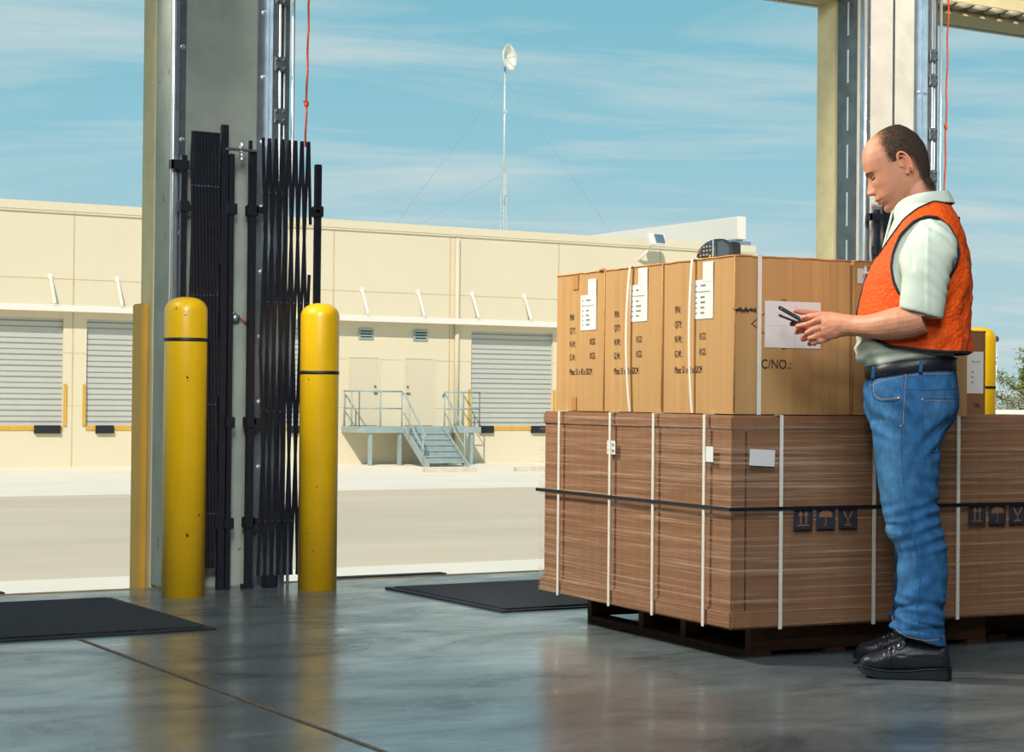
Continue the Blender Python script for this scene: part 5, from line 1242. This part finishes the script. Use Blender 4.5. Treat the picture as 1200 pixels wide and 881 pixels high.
st_('side_seam', [(.009, .970), (.013, .905), (.018, .797), (.015, .69), (.003, .555), (-.016, .475), (-.027, .422), (-.043, .315), (-.033, .234), (-.039, .154), (-.050, .115)], r_=.0022)
st_('side_stitching', [(.004, .968), (.008, .905), (.013, .797)], M['thread'], .0009)
st_('front_pocket', [(.104, .950), (.112, .918), (.104, .888), (.082, .878), (.026, .883)], r_=.0020); st_('pocket_stitching', [(.100, .946), (.107, .918), (.100, .892), (.080, .883), (.030, .888)], M['thread'], .0009)
st_('back_pocket', [(-.050, .887), (-.152, .888)], r_=.0024); st_('back_pocket', [(-.050, .887), (-.048, .825), (-.057, .733), (-.092, .714), (-.100, .775), (-.150, .83)], r_=.0020)
st_('pocket_stitching', [(-.054, .882), (-.150, .883)], M['thread'], .0008)
st_('yoke_seam', [(.008, .916), (-.071, .914), (-.150, .920)], r_=.0016); st_('waistband_seam', [(.120, .925), (.07, .945), (.02, .955), (-.05, .965), (-.145, .968)], M['thread'], .0009)
st_('hem_stitching', [(.044, .176), (.021, .152), (-.011, .138), (-.058, .130), (-.100, .132), (-.120, .142)], M['thread'], .0010)
for (uu_, zz_, rr_) in ((.026, .887, .005), (-.048, .884, .0035), (.018, .800, .003)):
    h = JB.ray_cast(Vector((uu_, .6, zz_)), Vector((0, -1, 0)))
    if h[0]: MB().lathe(h[0], [(0, 0), (rr_, 0), (rr_*.9, .002), (rr_*.4, .003), (0, .003)], 12, h[1]).build('rivet', M['button'], jeans, smooth=True)
# belt, buckle keeper and loops
def belt_ring():
    nc_ = 96; th = np.linspace(0, 2*pi, nc_, endpoint=False); v = []
    f, b, w_ = .129, -.151, .172
    for (o_, dzz) in ((.0035, -.0205), (.0075, -.019), (.0075, .019), (.0035, .0205)):
        uc, hu_ = (f+b)/2, (f-b)/2+o_; u_ = uc+hu_*se(np.cos(th), 0, 2.4); y_ = (w_+o_)*se(np.sin(th), 0, 2.4)
        zc_ = np.interp(u_, [-.15, -.05, .045, .135], [1.000, .994, .980, .969]); v += [tuple(q) for q in np.stack([u_, y_, zc_+dzz], 1)]
    fc = []
    for r_ in range(4):
        for k in range(nc_): k2 = (k+1) % nc_; r2 = (r_+1) % 4; fc.append((r_*nc_+k, r_*nc_+k2, r2*nc_+k2, r2*nc_+k))
    return MB().add(v, fc)
bb = belt_ring(); belt = bb.build('belt', M['leather'], man, smooth=True); BB = bvh(belt.data)
MB().tube(smooth_path(project_curve([(.104, .971), (.085, .974), (.065, .977), (.048, .979)], BB, .002)), [(.0025, .020)]*1+[(.003, .0215)]*30, 8).build('belt_end', M['leather'], belt, smooth=True) if False else None
for uu_ in (.103, -.042):
    zc_ = float(np.interp(uu_, [-.05, .135], [.995, .969])); p = project_curve([(uu_-.003, zc_+.022), (uu_+.002, zc_-.025)], BB, .003)
    q = [Vector((a.x, a.y, a.z)) for a in p]
    if len(q) < 3: q = [Vector((uu_, .15, zc_+.02)), Vector((uu_, .15, zc_-.03))]
    MB().tube(q+[q[-1]+Vector((0, -.004, -.010))], [(.0028, .0062)]*(len(q)+1), 8).build('belt_loop', M['denim_seam'], belt, smooth=True)

# ---- shoes
def shoe(yc, du, label):
    def outline(n=56, grow=0):
        pts = []
        U = np.linspace(0, 1, n); ul = -.1435+.2935*(1-np.cos(pi*U))/2
        wr_ = ctl(ul, [(-.1435, 0), (-.139, .018), (-.128, .029), (-.10, .0345), (-.04, .034), (.03, .042), (.07, .047), (.105, .0445), (.130, .034), (.143, .020), (.150, 0)])
        wl_ = wr_*ctl(ul, [(-.15, 1), (-.04, .88), (.0, .9), (.06, 1), (.15, .95)])
        a = [(x, w1+(grow if w1 > 0 else 0)) for x, w1 in zip(ul, wr_)]; b = [(x, -w1-(grow if w1 > 0 else 0)) for x, w1 in zip(ul[::-1], wl_[::-1])][1:-1]
        return a+b
    def zb_(x): return max(0, (x-.075))**1.5*.9+.0
    def zt_(x): return float(np.interp(x, [-.145, -.135, -.06, -.02, .06, .12, .15], [.038, .038, .034, .028, .026, .034, .040]))
    o = outline(grow=.003); n = len(o); v = []
    for s_, f_ in ((.965, lambda x: zb_(x)), (1., lambda x: zb_(x)+.004), (1., lambda x: zt_(x)-.003), (.975, lambda x: zt_(x))):
        v += [(du+x*s_, yc+w1*s_, f_(x)) for x, w1 in o]
    fc = [(r_*n+k, r_*n+(k+1) % n, (r_+1)*n+(k+1) % n, (r_+1)*n+k) for r_ in range(3) for k in range(n)]+[tuple(range(n-1, -1, -1)), tuple(3*n+k for k in range(n))]
    sole = MB().add(v, fc)
    # upper: arches across the foot
    US = [(-.1385, .070, .012), (-.134, .108, .024), (-.120, .130, .031), (-.09, .140, .0345), (-.05, .142, .036), (-.015, .135, .037), (.010, .122, .039), (.035, .106, .041), (.060, .0905, .0435), (.085, .0790, .0445), (.105, .0750, .0430), (.122, .0715, .0375), (.134, .0640, .0290), (.142, .0530, .0185), (.1455, .0430, .009)]
    R = dense(US, 60); up_ = []; na = 24
    for x, zt, w1 in R:
        zb0 = zt_(x)-.012
        for k in range(na):
            a = 2*pi*k/na; c, s2 = cos(a), sin(a); zz_ = zb0+(zt-zb0)*(.5+.5*np.sign(s2)*abs(s2)**.8); nar = 1-.42*sm(.5, 1., (zz_-zb0)/.11)*(x < .05)
            up_.append((du+x, yc+w1*np.sign(c)*abs(c)**.75*nar, zz_))
    upper = MB().add(up_, grid_faces(len(R), na))
    ume = remesh(upper, .0035, 2)
    VV_ = getv(ume); NN_ = getn(ume); xx, zz_ = VV_[:, 0]-du, VV_[:, 2]
    VV_ += NN_*(-.0016*gs(zz_-(.072+.10*(xx+.02)), .0018)*(xx < .03)*(xx > -.11)-.0014*gs(xx-(.060-(zz_-.06)*.5), .0022)+.0010*vn(xx*60, VV_[:, 1]*60, zz_*60)+.0022*gs(xx-.05, .02)*np.sin(xx*420))[:, None]
    setv(ume, VV_); s0 = obj('work_shoe', ume, M['leather'], man); s0['label'] = label
    sole.build('sole', M['sole'], s0, smooth=False); T_ = bvh(ume)
    ms = MB()     # welt stitching line
    oo = outline(grow=.0045); ms.tube([(du+x, yc+w1, zt_(x)+.001) for x, w1 in oo]+[(du+oo[0][0], yc+oo[0][1], zt_(oo[0][0])+.001)], .0022, 6); ms.build('welt', M['leather'], s0, smooth=True)
    for sg in (1, -1):
        for (xx_, zz2) in ((.050, .092), (.036, .100), (.022, .108)):
            h = T_.ray_cast(Vector((du+xx_, yc+sg*.02, .25)), Vector((0, 0, -1)))
            if h[0]: MB().lathe(h[0], [(0, 0), (.0036, 0), (.0030, .0018), (.0014, .0018), (0, .0008)], 10, h[1]).build('eyelet', M['galv_bright'], s0, smooth=True)
    m = MB()
    for i, (xx_) in enumerate((.050, .036, .022)):
        pts = []
        for y_ in np.linspace(-.02, .02, 7):
            h = T_.ray_cast(Vector((du+xx_+(.006 if i % 2 else -.006)*y_/.02, yc+y_, .25)), Vector((0, 0, -1)))
            if h[0]: pts.append(h[0]+Vector((0, 0, .002)))
        if len(pts) > 2: m.tube(pts, .0020, 6)
    for sg in (1, -1):
        pts = []
        for k in range(10):
            a = pi*k/9; p = Vector((du+.018+.020*cos(a*1.0), yc+sg*(.014+.018*sin(a)), .16)); h = T_.ray_cast(Vector((p.x, p.y, .25)), Vector((0, 0, -1)))
            if h[0]: pts.append(h[0]+Vector((0, 0, .0035)))
        if len(pts) > 2: m.tube(pts, .0018, 6)
    m.build('laces', M['piping'], s0, smooth=True)
    return s0
shoe(.137, -.001, 'black leather work shoe nearest the viewer'); shoe(-.148, .020, 'black leather work shoe on the far foot')

# ---- the device in his hands
hh = empty('handheld_device', man.location, man.rotation_euler[2], 'black handheld device with opened flip cover held in the man\'s hands', 'handheld device')
hh.location.z = 0
def slab(a, b, y0, y1, t):     # from rear point a to front point b (x, z), thickness t
    d_ = Vector((b[0]-a[0], 0, b[1]-a[1])).normalized(); n_ = Vector((-d_.z, 0, d_.x))
    A, B_ = Vector((a[0], 0, a[1])), Vector((b[0], 0, b[1])); v = []
    for y_ in (y0, y1):
        for p in (A-n_*t/2, B_-n_*t/2, B_+n_*t/2, A+n_*t/2): v.append((p.x, y_, p.z))
    return MB().add(v, [(0, 1, 2, 3), (7, 6, 5, 4), (0, 4, 5, 1), (1, 5, 6, 2), (2, 6, 7, 3), (3, 7, 4, 0)])
slab((.316, 1.1265), (.412, 1.1815), .012, .078, .0125).build('device_body', M['dark_plastic'], hh, bevel=.003)
slab((.322, 1.1355), (.395, 1.1775), .018, .072, .0030).build('screen', M['blue_grey'], hh, bevel=.001)
slab((.326, 1.1215), (.412, 1.1555), .014, .076, .0065).build('flip_cover', M['rubber'], hh, bevel=.0015)
slab((.402, 1.1580), (.424, 1.1685), .030, .066, .0045).build('clear_tip', M['paper'], hh, bevel=.001)
MB().ball((.402, .0785, 1.1760), (.0022, .0015, .0022), 10, 6).build('side_key', M['galv'], hh)
